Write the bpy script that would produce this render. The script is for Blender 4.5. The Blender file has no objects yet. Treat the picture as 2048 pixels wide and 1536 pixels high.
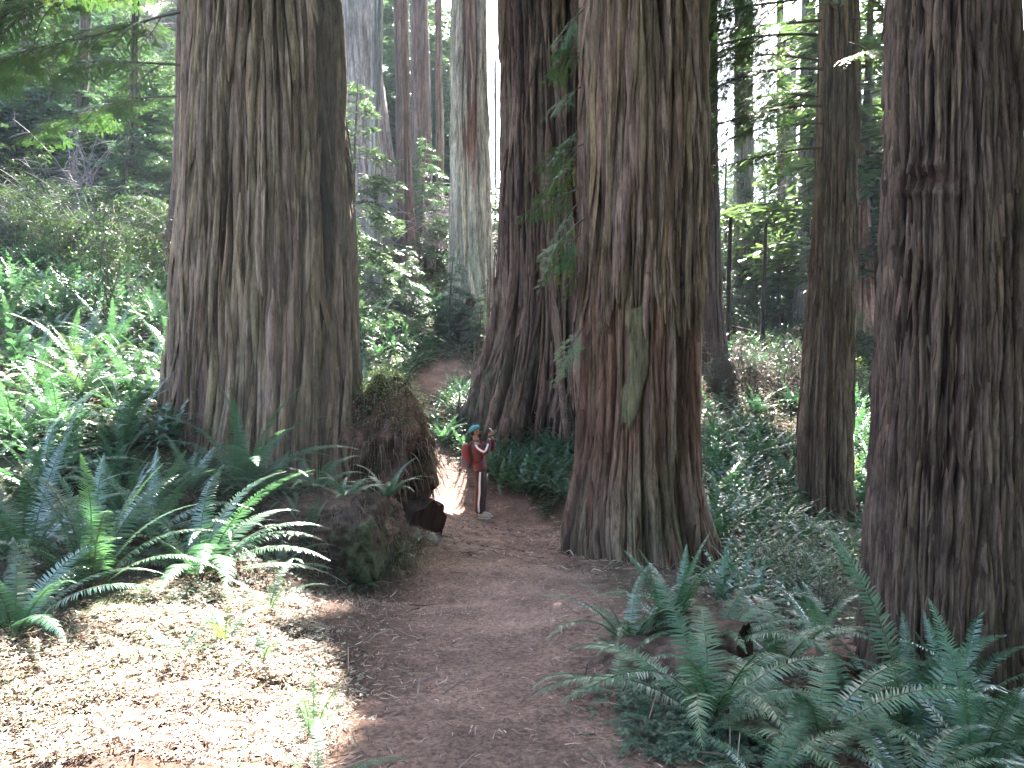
import bpy, math, random
import numpy as np
from mathutils import Vector, Matrix
from mathutils.bvhtree import BVHTree

# ------------------------------------------------------------------ camera, light, exposure
scene = bpy.context.scene
COL = scene.collection
FPX, CZ = 1547.0, 1.6                 # focal length in photograph pixels, eye height
cam_d = bpy.data.cameras.new("camera"); cam = bpy.data.objects.new("camera", cam_d); COL.objects.link(cam)
cam_d.sensor_width = 36.0; cam_d.lens = FPX / 2048 * 36.0
cam_d.clip_start = 0.05; cam_d.clip_end = 2000
cam.location = (0, 0, CZ); cam.rotation_euler = (math.radians(90), 0, 0)
scene.camera = cam

SUN_EL, SUN_AZ = 50.0, 7.0           # azimuth measured from +Y towards +X
SUN = np.array([math.sin(math.radians(SUN_AZ)) * math.cos(math.radians(SUN_EL)),
                math.cos(math.radians(SUN_AZ)) * math.cos(math.radians(SUN_EL)), math.sin(math.radians(SUN_EL))])
world = bpy.data.worlds.new("World"); scene.world = world; world.use_nodes = True
wn = world.node_tree
sky = wn.nodes.new("ShaderNodeTexSky"); sky.sky_type = 'NISHITA'; sky.sun_disc = False
sky.sun_elevation = math.radians(SUN_EL); sky.sun_rotation = math.radians(SUN_AZ)
sky.air_density = 1.0; sky.dust_density = 2.5; sky.ozone_density = 1.0
bg = wn.nodes["Background"]; bg.inputs[1].default_value = 0.12
wn.links.new(sky.outputs[0], bg.inputs[0])
sun_d = bpy.data.lights.new("sun", 'SUN'); sun_o = bpy.data.objects.new("sun", sun_d); COL.objects.link(sun_o)
sun_d.energy = 5.0; sun_d.angle = math.radians(0.5); sun_d.color = (1.0, 0.96, 0.88)
sun_o.rotation_euler = Vector(SUN).to_track_quat('Z', 'Y').to_euler(); sun_o.location = (10, 30, 40)
vs = scene.view_settings
vs.view_transform = 'Standard'; vs.look = 'None'; vs.gamma = 1.0; vs.use_curve_mapping = False
vs.exposure = 4.05
cy = scene.cycles
cy.use_denoising = True; cy.max_bounces = 5; cy.diffuse_bounces = 3; cy.glossy_bounces = 2
cy.transmission_bounces = 3; cy.transparent_max_bounces = 4; cy.sample_clamp_indirect = 6.0
cy.caustics_reflective = False; cy.caustics_refractive = False
scene.render.use_persistent_data = False

R = np.random.default_rng(11)
random.seed(5)

# ------------------------------------------------------------------ helpers
def P(px, py, Y):
    return np.array([(px - 1024) / FPX * Y, Y, CZ - (py - 768) / FPX * Y])

_T = R.random(8192)
def _h(ix, iy, iz, s):
    return _T[((ix * 73856093) ^ (iy * 19349663) ^ (iz * 83492791) ^ (s * 2654435)) & 8191]
def noise3(x, y, z, s=0):
    x, y, z = np.broadcast_arrays(x, y, z)
    ix, iy, iz = np.floor(x).astype(np.int64), np.floor(y).astype(np.int64), np.floor(z).astype(np.int64)
    fx, fy, fz = x - ix, y - iy, z - iz
    fx, fy, fz = fx * fx * (3 - 2 * fx), fy * fy * (3 - 2 * fy), fz * fz * (3 - 2 * fz)
    def l(a, b, t): return a + (b - a) * t
    r = l(l(l(_h(ix, iy, iz, s), _h(ix + 1, iy, iz, s), fx), l(_h(ix, iy + 1, iz, s), _h(ix + 1, iy + 1, iz, s), fx), fy),
          l(l(_h(ix, iy, iz + 1, s), _h(ix + 1, iy, iz + 1, s), fx), l(_h(ix, iy + 1, iz + 1, s), _h(ix + 1, iy + 1, iz + 1, s), fx), fy), fz)
    return r * 2 - 1
def fbm(x, y, z=0.0, s=0, o=4):
    t = 0; a = 1.0; f = 1.0
    for k in range(o):
        t = t + a * noise3(x * f, y * f, z * f, s + k * 7); a *= .5; f *= 2.03
    return t / 1.9
def sm(a, b, x):
    t = np.clip((x - a) / (b - a), 0, 1); return t * t * (3 - 2 * t)

def tag(o, label=None, cat=None, group=None, kind=None):
    if label: o["label"] = label
    if cat: o["category"] = cat
    if group: o["group"] = group
    if kind: o["kind"] = kind
    return o
def empty(name, loc, rz=0.0):
    o = bpy.data.objects.new(name, None); COL.objects.link(o)
    o.empty_display_size = .2
    o.location = tuple(float(v) for v in loc); o.rotation_euler = (0, 0, rz); return o
def link(name, me, parent=None, loc=None, rot=None, sc=None):
    o = bpy.data.objects.new(name, me); COL.objects.link(o)
    if parent: o.parent = parent
    if loc is not None: o.location = tuple(float(v) for v in loc)
    if rot is not None: o.rotation_euler = rot
    if sc is not None: o.scale = (sc, sc, sc) if np.isscalar(sc) else sc
    return o

class MB:
    """collects arrays of vertices and faces and builds one mesh"""
    def __init__(s): s.V = []; s.F = []; s.C = []; s.M = []; s.n = 0
    def add(s, V, F, col=(1, 1, 1), mi=0):
        V = np.asarray(V, float).reshape(-1, 3)
        F = np.asarray(F, np.int64)
        c = np.asarray(col, float)
        if c.ndim == 1: c = np.broadcast_to(c, (len(V), 3))
        s.V.append(V); s.C.append(c); s.F.append(F + s.n); s.M.append(np.full(len(F), mi, np.int32)); s.n += len(V)
    def merge(s, o, M=None, col=None):
        V, F, C, Mi = o.flat()
        if M is not None: V = V @ np.asarray(M)[:3, :3].T + np.asarray(M)[:3, 3]
        for f, m in zip(F, Mi):
            s.F.append(f + s.n); s.M.append(m)
        s.V.append(V); s.C.append(C if col is None else C * np.asarray(col)); s.n += len(V)
    def flat(s): return np.concatenate(s.V), s.F, np.concatenate(s.C), s.M
    def mesh(s, name, mats, smooth=True):
        V = np.concatenate(s.V).astype(np.float32); C = np.concatenate(s.C)
        me = bpy.data.meshes.new(name)
        k = np.concatenate([np.full(len(f), f.shape[1], np.int32) for f in s.F])
        L = np.concatenate([f.ravel() for f in s.F]).astype(np.int32)
        me.vertices.add(len(V)); me.vertices.foreach_set("co", V.ravel())
        me.loops.add(len(L)); me.loops.foreach_set("vertex_index", L)
        me.polygons.add(len(k)); st = np.zeros(len(k), np.int32); st[1:] = np.cumsum(k)[:-1]
        me.polygons.foreach_set("loop_start", st)
        me.polygons.foreach_set("material_index", np.concatenate(s.M))
        me.polygons.foreach_set("use_smooth", np.full(len(k), smooth))
        a = me.attributes.new("col", 'FLOAT_COLOR', 'POINT')
        a.data.foreach_set("color", np.concatenate([C, np.ones((len(C), 1))], 1).astype(np.float32).ravel())
        for m in (mats if isinstance(mats, (list, tuple)) else [mats]): me.materials.append(m)
        me.update(calc_edges=True)
        return me
    def build(s, name, mats, parent=None, loc=None, smooth=True):
        return link(name, s.mesh(name, mats, smooth), parent, loc)

def tube(pts, rad, sides=6, cap=True):
    """tapered tube through points"""
    pts = np.asarray(pts, float); n = len(pts); rad = np.broadcast_to(rad, (n,))
    t = np.gradient(pts, axis=0); t /= np.linalg.norm(t, axis=1)[:, None] + 1e-9
    ref = np.where(np.abs(t[:, 2:3]) > .9, [[1., 0, 0]], [[0, 0, 1.]])
    a = np.cross(t, ref); a /= np.linalg.norm(a, axis=1)[:, None] + 1e-9; b = np.cross(t, a)
    th = np.linspace(0, 2 * np.pi, sides, endpoint=False)
    V = pts[:, None] + rad[:, None, None] * (a[:, None] * np.cos(th)[None, :, None] + b[:, None] * np.sin(th)[None, :, None])
    i = np.arange(n - 1)[:, None] * sides; j = np.arange(sides)[None]; j2 = (j + 1) % sides
    F = np.stack([i + j, i + j2, i + sides + j2, i + sides + j], -1).reshape(-1, 4)
    return V.reshape(-1, 3), F

# ------------------------------------------------------------------ materials
def nodemat(name):
    m = bpy.data.materials.new(name); m.use_nodes = True
    nt = m.node_tree; b = nt.nodes["Principled BSDF"]
    return m, nt, b
def N(nt, t, **kw):
    n = nt.nodes.new(t)
    for k, v in kw.items(): setattr(n, k, v)
    return n
def mapping(nt, scale):
    tc = N(nt, "ShaderNodeTexCoord"); mp = N(nt, "ShaderNodeMapping"); mp.inputs["Scale"].default_value = scale
    nt.links.new(tc.outputs["Object"], mp.inputs["Vector"]); return mp.outputs[0]
def noise_node(nt, vec, scale, detail=5, rough=.6):
    n = N(nt, "ShaderNodeTexNoise"); n.inputs["Scale"].default_value = scale; n.inputs["Detail"].default_value = detail
    n.inputs["Roughness"].default_value = rough
    if vec is not None: nt.links.new(vec, n.inputs["Vector"])
    return n.outputs["Fac"]
def ramp(nt, fac, stops):
    r = N(nt, "ShaderNodeValToRGB"); nt.links.new(fac, r.inputs[0])
    e = r.color_ramp.elements
    while len(e) < len(stops): e.new(.5)
    for el, (p, c) in zip(e, stops): el.position = p; el.color = (*c, 1) if len(c) == 3 else c
    return r.outputs[0]
def mul(nt, a, b, fac=1.0, mode='MULTIPLY'):
    m = N(nt, "ShaderNodeMix", data_type='RGBA', blend_type=mode); m.inputs[0].default_value = fac
    nt.links.new(a, m.inputs[6]) if not isinstance(a, tuple) else setattr(m.inputs[6], 'default_value', (*a, 1))
    nt.links.new(b, m.inputs[7]) if not isinstance(b, tuple) else setattr(m.inputs[7], 'default_value', (*b, 1))
    return m.outputs[2]
def attr(nt, name="col"):
    a = N(nt, "ShaderNodeAttribute", attribute_name=name); return a.outputs["Color"]

def bark_material(name, k=1.0, bump=.6):
    m, nt, b = nodemat(name)
    fib = noise_node(nt, mapping(nt, (17 * k, 17 * k, 2.4 * k)), 1.0, 9, .82)
    blot = noise_node(nt, mapping(nt, (2.2, 2.2, .5)), 1.0, 4, .6)
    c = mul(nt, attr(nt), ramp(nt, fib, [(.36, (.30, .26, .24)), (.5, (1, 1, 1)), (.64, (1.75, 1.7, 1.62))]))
    c = mul(nt, c, ramp(nt, blot, [(.3, (.78, .74, .74)), (.7, (1.2, 1.2, 1.16))]))
    nt.links.new(c, b.inputs["Base Color"]); b.inputs["Roughness"].default_value = .95
    b.inputs["Specular IOR Level"].default_value = .15
    f2 = noise_node(nt, mapping(nt, (48 * k, 48 * k, 7.0 * k)), 1.0, 7, .75)
    bp = N(nt, "ShaderNodeBump"); bp.inputs["Strength"].default_value = bump; bp.inputs["Distance"].default_value = .04
    nt.links.new(f2, bp.inputs["Height"]); nt.links.new(bp.outputs[0], b.inputs["Normal"])
    return m
def leaf_material(name, trans=.35, rough=.45, var=.35, spec=.5, tint=(1.5, 1.7, .7), scale=6.0):
    m, nt, b = nodemat(name)
    oi = N(nt, "ShaderNodeObjectInfo")
    hsv = N(nt, "ShaderNodeHueSaturation"); nt.links.new(attr(nt), hsv.inputs["Color"])
    mr = N(nt, "ShaderNodeMapRange"); mr.inputs["To Min"].default_value = 1 - var; mr.inputs["To Max"].default_value = 1 + var
    nt.links.new(oi.outputs["Random"], mr.inputs["Value"]); nt.links.new(mr.outputs[0], hsv.inputs["Value"])
    nz = noise_node(nt, mapping(nt, (1, 1, 1)), scale, 2, .5)
    c = mul(nt, hsv.outputs[0], ramp(nt, nz, [(.3, (.75, .8, .85)), (.7, (1.25, 1.2, 1.1))]))
    nt.links.new(c, b.inputs["Base Color"]); b.inputs["Roughness"].default_value = rough
    b.inputs["Specular IOR Level"].default_value = spec
    tr = N(nt, "ShaderNodeBsdfTranslucent"); nt.links.new(mul(nt, c, tint), tr.inputs[0])
    mx = N(nt, "ShaderNodeMixShader"); mx.inputs[0].default_value = trans
    nt.links.new(b.outputs[0], mx.inputs[1]); nt.links.new(tr.outputs[0], mx.inputs[2])
    nt.links.new(mx.outputs[0], nt.nodes["Material Output"].inputs[0])
    return m
def simple(name, col, rough=.8, nscale=30.0, amt=.25, spec=.3, bump=.2):
    m, nt, b = nodemat(name)
    nz = noise_node(nt, mapping(nt, (1, 1, 1)), nscale, 5, .6)
    c = mul(nt, tuple(col), ramp(nt, nz, [(.3, (1 - amt,) * 3), (.7, (1 + amt,) * 3)]))
    nt.links.new(c, b.inputs["Base Color"]); b.inputs["Roughness"].default_value = rough
    b.inputs["Specular IOR Level"].default_value = spec
    bp = N(nt, "ShaderNodeBump"); bp.inputs["Strength"].default_value = bump; bp.inputs["Distance"].default_value = .01
    nt.links.new(nz, bp.inputs["Height"]); nt.links.new(bp.outputs[0], b.inputs["Normal"])
    return m
def earth_material():
    m, nt, b = nodemat("forest_earth")
    n1 = noise_node(nt, mapping(nt, (1, 1, 1)), 1.6, 6, .65)
    n2 = noise_node(nt, mapping(nt, (1, 1, 1)), 34.0, 6, .75)
    c = mul(nt, attr(nt), ramp(nt, n1, [(.34, (.6, .58, .6)), (.66, (1.3, 1.27, 1.25))]))
    c = mul(nt, c, ramp(nt, n2, [(.34, (.35, .32, .33)), (.5, (1, 1, 1)), (.68, (1.8, 1.7, 1.62))]))
    nt.links.new(c, b.inputs["Base Color"]); b.inputs["Roughness"].default_value = .95
    b.inputs["Specular IOR Level"].default_value = .15
    bp = N(nt, "ShaderNodeBump"); bp.inputs["Strength"].default_value = .9; bp.inputs["Distance"].default_value = .02
    nt.links.new(n2, bp.inputs["Height"]); nt.links.new(bp.outputs[0], b.inputs["Normal"])
    return m

BARK = bark_material("redwood_bark"); BARK_FINE = bark_material("redwood_bark_fine", 1.3, .8)
BARK_FAR = bark_material("far_bark", .5, .5)
EARTH = earth_material()
FERN = leaf_material("fern_leaf", .28, .34, .22, 1.0, (1.1, 1.22, .8), 3.0)
DEADFERN = leaf_material("dead_fern", .2, .7, .2, .2, (1.3, 1.1, .8), 3.0)
NEEDLE = leaf_material("redwood_needles", .32, .42, .2, .5, (1.1, 1.25, .8), 1.2)
LEAF = leaf_material("shrub_leaf", .35, .4, .25, .4, (1.4, 1.6, .6), 2.0)
COVER = leaf_material("ground_leaf", .3, .5, .0, .3, (1.3, 1.4, .6), 3.0)
LITTER = leaf_material("litter", .0, .8, .0, .25, (1, 1, 1), 9.0)
BROWNTWIG = simple("dead_brown_twig", (.10, .075, .065), .9, 40)
TWIG = simple("twig_bark", (.10, .08, .07), .9, 40)
GREYTWIG = simple("grey_twig", (.26, .23, .24), .85, 40)
CANOPY = leaf_material("canopy_needles", .35, .5, .0, .3, (1.4, 1.6, .5), 1.0)

# ------------------------------------------------------------------ terrain
ctrl = []
def cp(px, py, Y): ctrl.append(P(px, py, Y))
def cw(x, y, z): ctrl.append(np.array([x, y, z], float))
cw(0, -6, .35); cw(-6, -6, .9); cw(6, -6, .2); cw(0, 0, .12); cw(-4, 0, .35); cw(5, 0, -.1)
cw(-.05, 3.2, 0); cw(-.05, 5, -.15); cw(.0, 8, -.41); cw(-.2, 11, -.66); cw(-.6, 15, -1.0); cw(.6, 15, -1.02)
cw(-.9, 5, -.12); cw(.75, 5, -.15); cw(-.9, 8, -.40); cw(-.8, 11, -.62)
cp(640, 1010, 8.7); cp(700, 1020, 9.1); cp(725, 1190, 7.6); cp(560, 945, 9.6); cp(340, 870, 9.6); cp(500, 1110, 7.3); cp(640, 1190, 6.9)
cp(100, 1010, 7.4); cp(100, 1250, 5); cp(350, 1250, 5.1); cp(100, 1536, 3.0); cp(500, 1400, 4.1); cp(-300, 1250, 4.8)
cp(0, 800, 10.5); cp(150, 710, 13); cp(100, 610, 17); cp(300, 660, 15.5); cp(100, 450, 25); cp(100, 260, 35); cp(100, 60, 46)
cp(-500, 700, 12); cp(-500, 300, 25); cp(-400, 0, 45)
cp(400, 480, 27); cp(560, 760, 13.5); cp(730, 800, 17); cp(720, 480, 36); cp(700, 400, 42)
cp(900, 1000, 15.8); cp(900, 905, 18); cp(860, 795, 22); cp(890, 745, 24); cp(930, 655, 29); cp(780, 700, 25); cp(780, 610, 29.5)
cp(950, 560, 35); cp(850, 480, 41); cp(980, 520, 45)
cp(1060, 990, 15.8); cp(1060, 885, 18.5); cp(1080, 825, 20)
cp(1250, 1250, 5.6); cp(1400, 1350, 4.7); cp(1450, 1536, 3.2); cp(1620, 1500, 3.8); cp(1850, 1500, 4.6); cp(2150, 1500, 4.6)
cp(1500, 1250, 6.8); cp(1300, 1140, 9.0); cp(1450, 1170, 9.4); cp(1620, 1150, 9.6); cp(1650, 1055, 14.4); cp(1500, 1040, 13.6)
cp(1300, 1050, 12.2); cp(1500, 900, 18); cp(1480, 825, 21.5); cp(1480, 745, 24.5); cp(1450, 690, 30); cp(1700, 880, 19.5)
cp(1950, 900, 19.5); cp(1650, 665, 37); cp(2050, 690, 40); cp(1300, 650, 40); cp(2400, 850, 18)
cw(30, 60, 7.0); cw(0, 60, 13); cw(-25, 62, 32); cw(60, 60, 6); cw(-60, 30, 26); cw(-60, 60, 42); cw(30, 0, -2.5); cw(40, 25, 0.5)
cw(0, 95, 16); cw(50, 95, 9); cw(-60, 95, 50); cw(-30, 0, 8); cw(-30, -10, 7)
CPT = np.array(ctrl)
def _phi(r2): return np.where(r2 > 1e-9, .5 * r2 * np.log(r2 + 1e-12), 0)
def _fit():
    X = CPT[:, :2]; n = len(X); d = ((X[:, None] - X[None]) ** 2).sum(-1)
    K = _phi(d) + np.eye(n) * .15
    A = np.zeros((n + 3, n + 3)); A[:n, :n] = K; A[:n, n] = 1; A[:n, n + 1:] = X; A[n, :n] = 1; A[n + 1:, :n] = X.T
    return np.linalg.solve(A, np.concatenate([CPT[:, 2], [0, 0, 0]]))
_W = _fit()
PATH = np.array([[0, -8], [0, 0], [-.05, 3], [0, 6], [.0, 9], [-.3, 12], [-.7, 15], [-1.7, 17], [-3.0, 19], [-3.1, 21.3], [-2.3, 23], [-1.9, 24.6], [-1.8, 25.6]])
PWID = np.array([1.0, 1.0, .62, .72, .95, 1.1, 1.15, .8, .4, .4, .6, .5, .0])
def path_d(x, y):
    """signed distance outside the path's edge"""
    best = np.full(np.shape(x), 1e9)
    for a, b, wa, wb in zip(PATH[:-1], PATH[1:], PWID[:-1], PWID[1:]):
        d = b - a; t = np.clip(((x - a[0]) * d[0] + (y - a[1]) * d[1]) / (d @ d), 0, 1)
        r = np.hypot(x - a[0] - t * d[0], y - a[1] - t * d[1]) - (wa + (wb - wa) * t)
        best = np.minimum(best, r)
    return best
def G(x, y, fine=True):
    x = np.asarray(x, float); y = np.asarray(y, float); sh = x.shape; x = x.ravel(); y = y.ravel()
    z = _W[-3] + _W[-2] * x + _W[-1] * y
    for (cx, cy_, _), w in zip(CPT, _W): z = z + w * _phi((x - cx) ** 2 + (y - cy_) ** 2)
    z = z + .35 * fbm(x * .13, y * .13, 3.3, 5, 3) * sm(16, 34, y)
    pd = path_d(x, y); out = sm(-.1, .7, pd)
    z = z - (1 - out) * .085 * np.clip(fbm(x * 2.6, y * 2.6, 7, 61, 2) - .1, 0, 1) + out * (.10 * fbm(x * .9, y * .9, 0, 21, 3) + .03) + .035 * fbm(x * 1.1, y * 1.1, 1, 9, 3)
    if fine:
        z = z + out * .05 * fbm(x * 5, y * 5, 0, 31, 3) + .012 * fbm(x * 7, y * 7, 2, 41, 3) + .008 * fbm(x * 22, y * 22, 2, 43, 2)
    return z.reshape(sh)
def g(x, y): return float(G(np.array([x]), np.array([y]))[0])
_ys = 2.2 * (1.012 ** np.arange(310))
_ys = _ys[_ys < 80]
def hit(px, py):
    """the ground point seen at a pixel"""
    x = (px - 1024) / FPX * _ys; z = CZ - (py - 768) / FPX * _ys
    d = z - G(x, _ys, False); k = np.argmax(d < 0)
    if d[k] >= 0: k = len(_ys) - 1
    if k > 0:
        t = d[k - 1] / (d[k - 1] - d[k]); Y = _ys[k - 1] + t * (_ys[k] - _ys[k - 1])
    else: Y = _ys[k]
    X = (px - 1024) / FPX * Y
    return np.array([X, Y, g(X, Y)])
def in_poly(x, y, poly):
    ins = np.zeros(np.shape(x), bool); n = len(poly)
    for i in range(n):
        x1, y1 = poly[i][:2]; x2, y2 = poly[(i + 1) % n][:2]
        c = ((y1 > y) != (y2 > y)) & (x < (x2 - x1) * (y - y1) / (y2 - y1 + 1e-12) + x1)
        ins ^= c
    return ins
def pixpoly(pp): return [hit(*p) for p in pp]

def ground():
    xs = np.concatenate([-70 + 60 * np.linspace(0, 1, 46) ** .7, np.linspace(-9.8, -3.6, 74), np.linspace(-3.5, 3.5, 170), np.linspace(3.6, 9.8, 74), 10 + 60 * np.linspace(0, 1, 46) ** 1.4])
    ys = np.concatenate([np.linspace(-10, 2.2, 14), 2.4 * 1.012 ** np.arange(312)]); ys = ys[ys < 100]
    X, Y = np.meshgrid(xs, ys); Z = G(X, Y)
    nx, ny = len(xs), len(ys)
    V = np.stack([X, Y, Z], -1).reshape(-1, 3)
    i = np.arange(ny - 1)[:, None] * nx; j = np.arange(nx - 1)[None]
    F = np.stack([i + j, i + j + 1, i + j + 1 + nx, i + j + nx], -1).reshape(-1, 4)
    pd = path_d(V[:, 0], V[:, 1]) + .18 * fbm(V[:, 0] * 1.7, V[:, 1] * 1.7, 0, 77, 3)
    t = sm(-.12, .3, pd)[:, None]
    n = fbm(V[:, 0] * .8, V[:, 1] * .8, 0, 55, 4)[:, None] * .5 + .5
    pathc = np.array([.115, .069, .055]) * (1 - n) + np.array([.24, .155, .125]) * n
    soil = np.array([.045, .030, .024]) * (1 - n) + np.array([.11, .070, .050]) * n
    moss = sm(.52, .72, fbm(V[:, 0] * .45, V[:, 1] * .45, 5, 95, 3) * .5 + .5)[:, None] * .7
    soil = soil * (1 - moss) + np.array([.035, .06, .022]) * moss
    c = pathc * (1 - t) + soil * t
    mb = MB(); mb.add(V, F, c)
    o = mb.build("ground", EARTH)
    tag(o, "brown needle-covered earth path and forest floor rising into a slope", None, None, "structure")
ground()

# ------------------------------------------------------------------ big redwood trunks with real bark relief
def cell2(u, v, per, s):
    """F1, F2 and the id, vertical offset of the nearest cell; periodic in u"""
    iu, iv = np.floor(u).astype(np.int64), np.floor(v).astype(np.int64)
    f1 = np.full(u.shape, 9.); f2 = np.full(u.shape, 9.); rid = np.zeros(u.shape); dv = np.zeros(u.shape)
    for a in (-1, 0, 1):
        for b in (-1, 0, 1):
            cu, cv = iu + a, iv + b; m = np.mod(cu, per)
            ju = _h(m, cv, m * 0 + 1, s); jv = _h(m, cv, m * 0 + 2, s)
            du = cu + .15 + .7 * ju - u; dd = cv + jv - v
            d = np.sqrt(du * du + dd * dd * .8)
            near = d < f1
            f2 = np.where(near, f1, np.minimum(f2, d)); f1 = np.where(near, d, f1)
            rid = np.where(near, _h(m, cv, m * 0 + 3, s), rid); dv = np.where(near, dd, dv)
    return f1, f2, rid, dv

def trunk_geo(prof, Yc, nt, dz, top=24.0, seed=1, ridge=.13, amp=.055, lobes=0.0, nlob=7, lobe_h=1.2, crest=(.25, .19, .155), inner=(.12, .07, .052), extra=None, base_drop=.7, vis_top=None, long_=1.5):
    pr = np.array([[CZ - (p - 768) / FPX * Yc, (l - 1024) / FPX * Yc, (r - 1024) / FPX * Yc] for p, l, r in prof])
    pr = pr[np.argsort(pr[:, 0])]; z0 = pr[0, 0]; vt = (CZ + 800 / FPX * Yc) if vis_top is None else vis_top
    zs = np.concatenate([np.arange(z0 - base_drop, min(vt, top), dz), np.linspace(min(vt, top) + .15, top, 26)]) if vt < top - .5 else np.arange(z0 - base_drop, top, dz)
    # view angle from the trunk to the camera, denser there
    xc0 = np.interp(2.0, pr[:, 0], (pr[:, 1] + pr[:, 2]) / 2)
    phi = math.atan2(-Yc, -xc0)
    s = np.linspace(-1, 1, nt, endpoint=False); th = phi + np.pi * s * (.42 + .58 * s ** 4)
    TH, Z = np.meshgrid(th, zs)
    zc = np.clip(Z, pr[0, 0], pr[-1, 0])
    XL = np.interp(zc, pr[:, 0], pr[:, 1]); XR = np.interp(zc, pr[:, 0], pr[:, 2])
    cx = (XL + XR) / 2; rr = (XR - XL) / 2
    rr = rr * np.where(Z > pr[-1, 0], np.clip(1 - (Z - pr[-1, 0]) * .012, .4, 1), 1)
    Rm = float(np.median(rr[:, 0])); circ = 2 * np.pi * Rm
    n1 = max(6, int(round(circ / ridge)))
    U = (TH % (2 * np.pi)) / (2 * np.pi)
    ca, sa = np.cos(TH), np.sin(TH)
    warp = .16 * fbm(ca * 1.6 * Rm + 9, sa * 1.6 * Rm, Z * .55, seed, 4) / 1.0 + .02 * fbm(ca * 12 * Rm, sa * 12 * Rm, Z * 2.5, seed + 3, 3)
    Uw = U + warp * (.5 / (circ)) 
    f1, f2, rid, dv = cell2(Uw * n1, (Z + .5 * noise3(ca * 3, sa * 3, Z * .5, seed + 5)) / (long_ * 2.1) + 40, n1, seed)
    e = f2 - f1
    ridgeh = sm(.0, .42, e)
    shag = np.clip(dv, -.8, .8) * .32 + (rid - .5) * .5            # plates hang: proud at their lower ends
    n2 = n1 * 3
    g1, g2, rid2, dv2 = cell2(Uw * n2 + 3, Z / (long_ * .9) + 80, n2, seed + 50)
    r2 = sm(0, .38, g2 - g1)
    fib = fbm(ca * 26 * Rm, sa * 26 * Rm, Z * 1.6, seed + 9, 3)
    big = fbm(ca * 1.2 * Rm, sa * 1.2 * Rm, Z * .22, seed + 13, 3)
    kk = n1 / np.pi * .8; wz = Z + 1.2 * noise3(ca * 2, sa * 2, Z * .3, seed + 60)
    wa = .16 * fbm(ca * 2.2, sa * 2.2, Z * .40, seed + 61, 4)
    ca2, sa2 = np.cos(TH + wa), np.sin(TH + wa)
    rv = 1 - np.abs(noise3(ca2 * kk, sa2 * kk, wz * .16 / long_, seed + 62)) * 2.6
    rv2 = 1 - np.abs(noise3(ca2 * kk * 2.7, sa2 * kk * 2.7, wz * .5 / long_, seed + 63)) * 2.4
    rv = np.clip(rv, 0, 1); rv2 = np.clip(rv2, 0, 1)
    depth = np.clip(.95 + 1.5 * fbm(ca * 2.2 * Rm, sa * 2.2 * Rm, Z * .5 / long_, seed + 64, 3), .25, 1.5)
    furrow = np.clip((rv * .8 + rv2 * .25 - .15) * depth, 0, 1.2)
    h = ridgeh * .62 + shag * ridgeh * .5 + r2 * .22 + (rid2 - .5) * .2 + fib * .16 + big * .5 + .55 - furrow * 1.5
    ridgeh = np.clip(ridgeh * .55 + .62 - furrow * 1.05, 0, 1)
    disp = (h - .85) * amp
    low = np.exp(-np.clip(Z - z0, 0, 99) / lobe_h)
    if lobes > 0:
        lob = np.zeros_like(TH); rs = np.random.default_rng(seed)
        for k in range(nlob):
            a = phi + (k + .5 + rs.uniform(-.3, .3)) * 2 * np.pi / nlob
            d = (TH - a + np.pi) % (2 * np.pi) - np.pi + .12 * np.sin(Z * 2.2 + k)
            lob = np.maximum(lob, np.exp(-(d / (np.pi / nlob * .62)) ** 2) * rs.uniform(.6, 1.1))
        rr = rr * (1 + lobes * low * (lob - .75))
        rr = rr * (1 + lobes * .35 * np.exp(-np.clip(Z - z0, 0, 99) / (lobe_h * 3.2)) * (lob - .6))
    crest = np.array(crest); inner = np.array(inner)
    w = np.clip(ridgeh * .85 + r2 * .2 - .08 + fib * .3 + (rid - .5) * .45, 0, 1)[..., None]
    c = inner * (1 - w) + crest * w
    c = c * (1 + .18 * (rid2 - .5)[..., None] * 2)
    rtot = rr + disp
    ctx = dict(rt0=rtot, TH=TH, Z=Z, phi=phi, Rm=Rm, seed=seed, ca=ca, sa=sa, ridge=ridgeh, cx=cx, Yc=Yc, z0=z0, low=low, rr=rr, fib=fib)
    if extra: rtot, c = extra(ctx, rtot, c)
    ctx['rt'] = rtot
    V = np.stack([cx + rtot * ca, Yc + rtot * sa, Z], -1).reshape(-1, 3)
    nz, ntt = TH.shape
    i = np.arange(nz - 1)[:, None] * ntt; j = np.arange(ntt)[None]; j2 = (j + 1) % ntt
    F = np.stack([i + j, i + j2, i + ntt + j2, i + ntt + j], -1).reshape(-1, 4)
    mb = MB(); mb.add(V, F, c.reshape(-1, 3)); return mb, ctx

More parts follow.
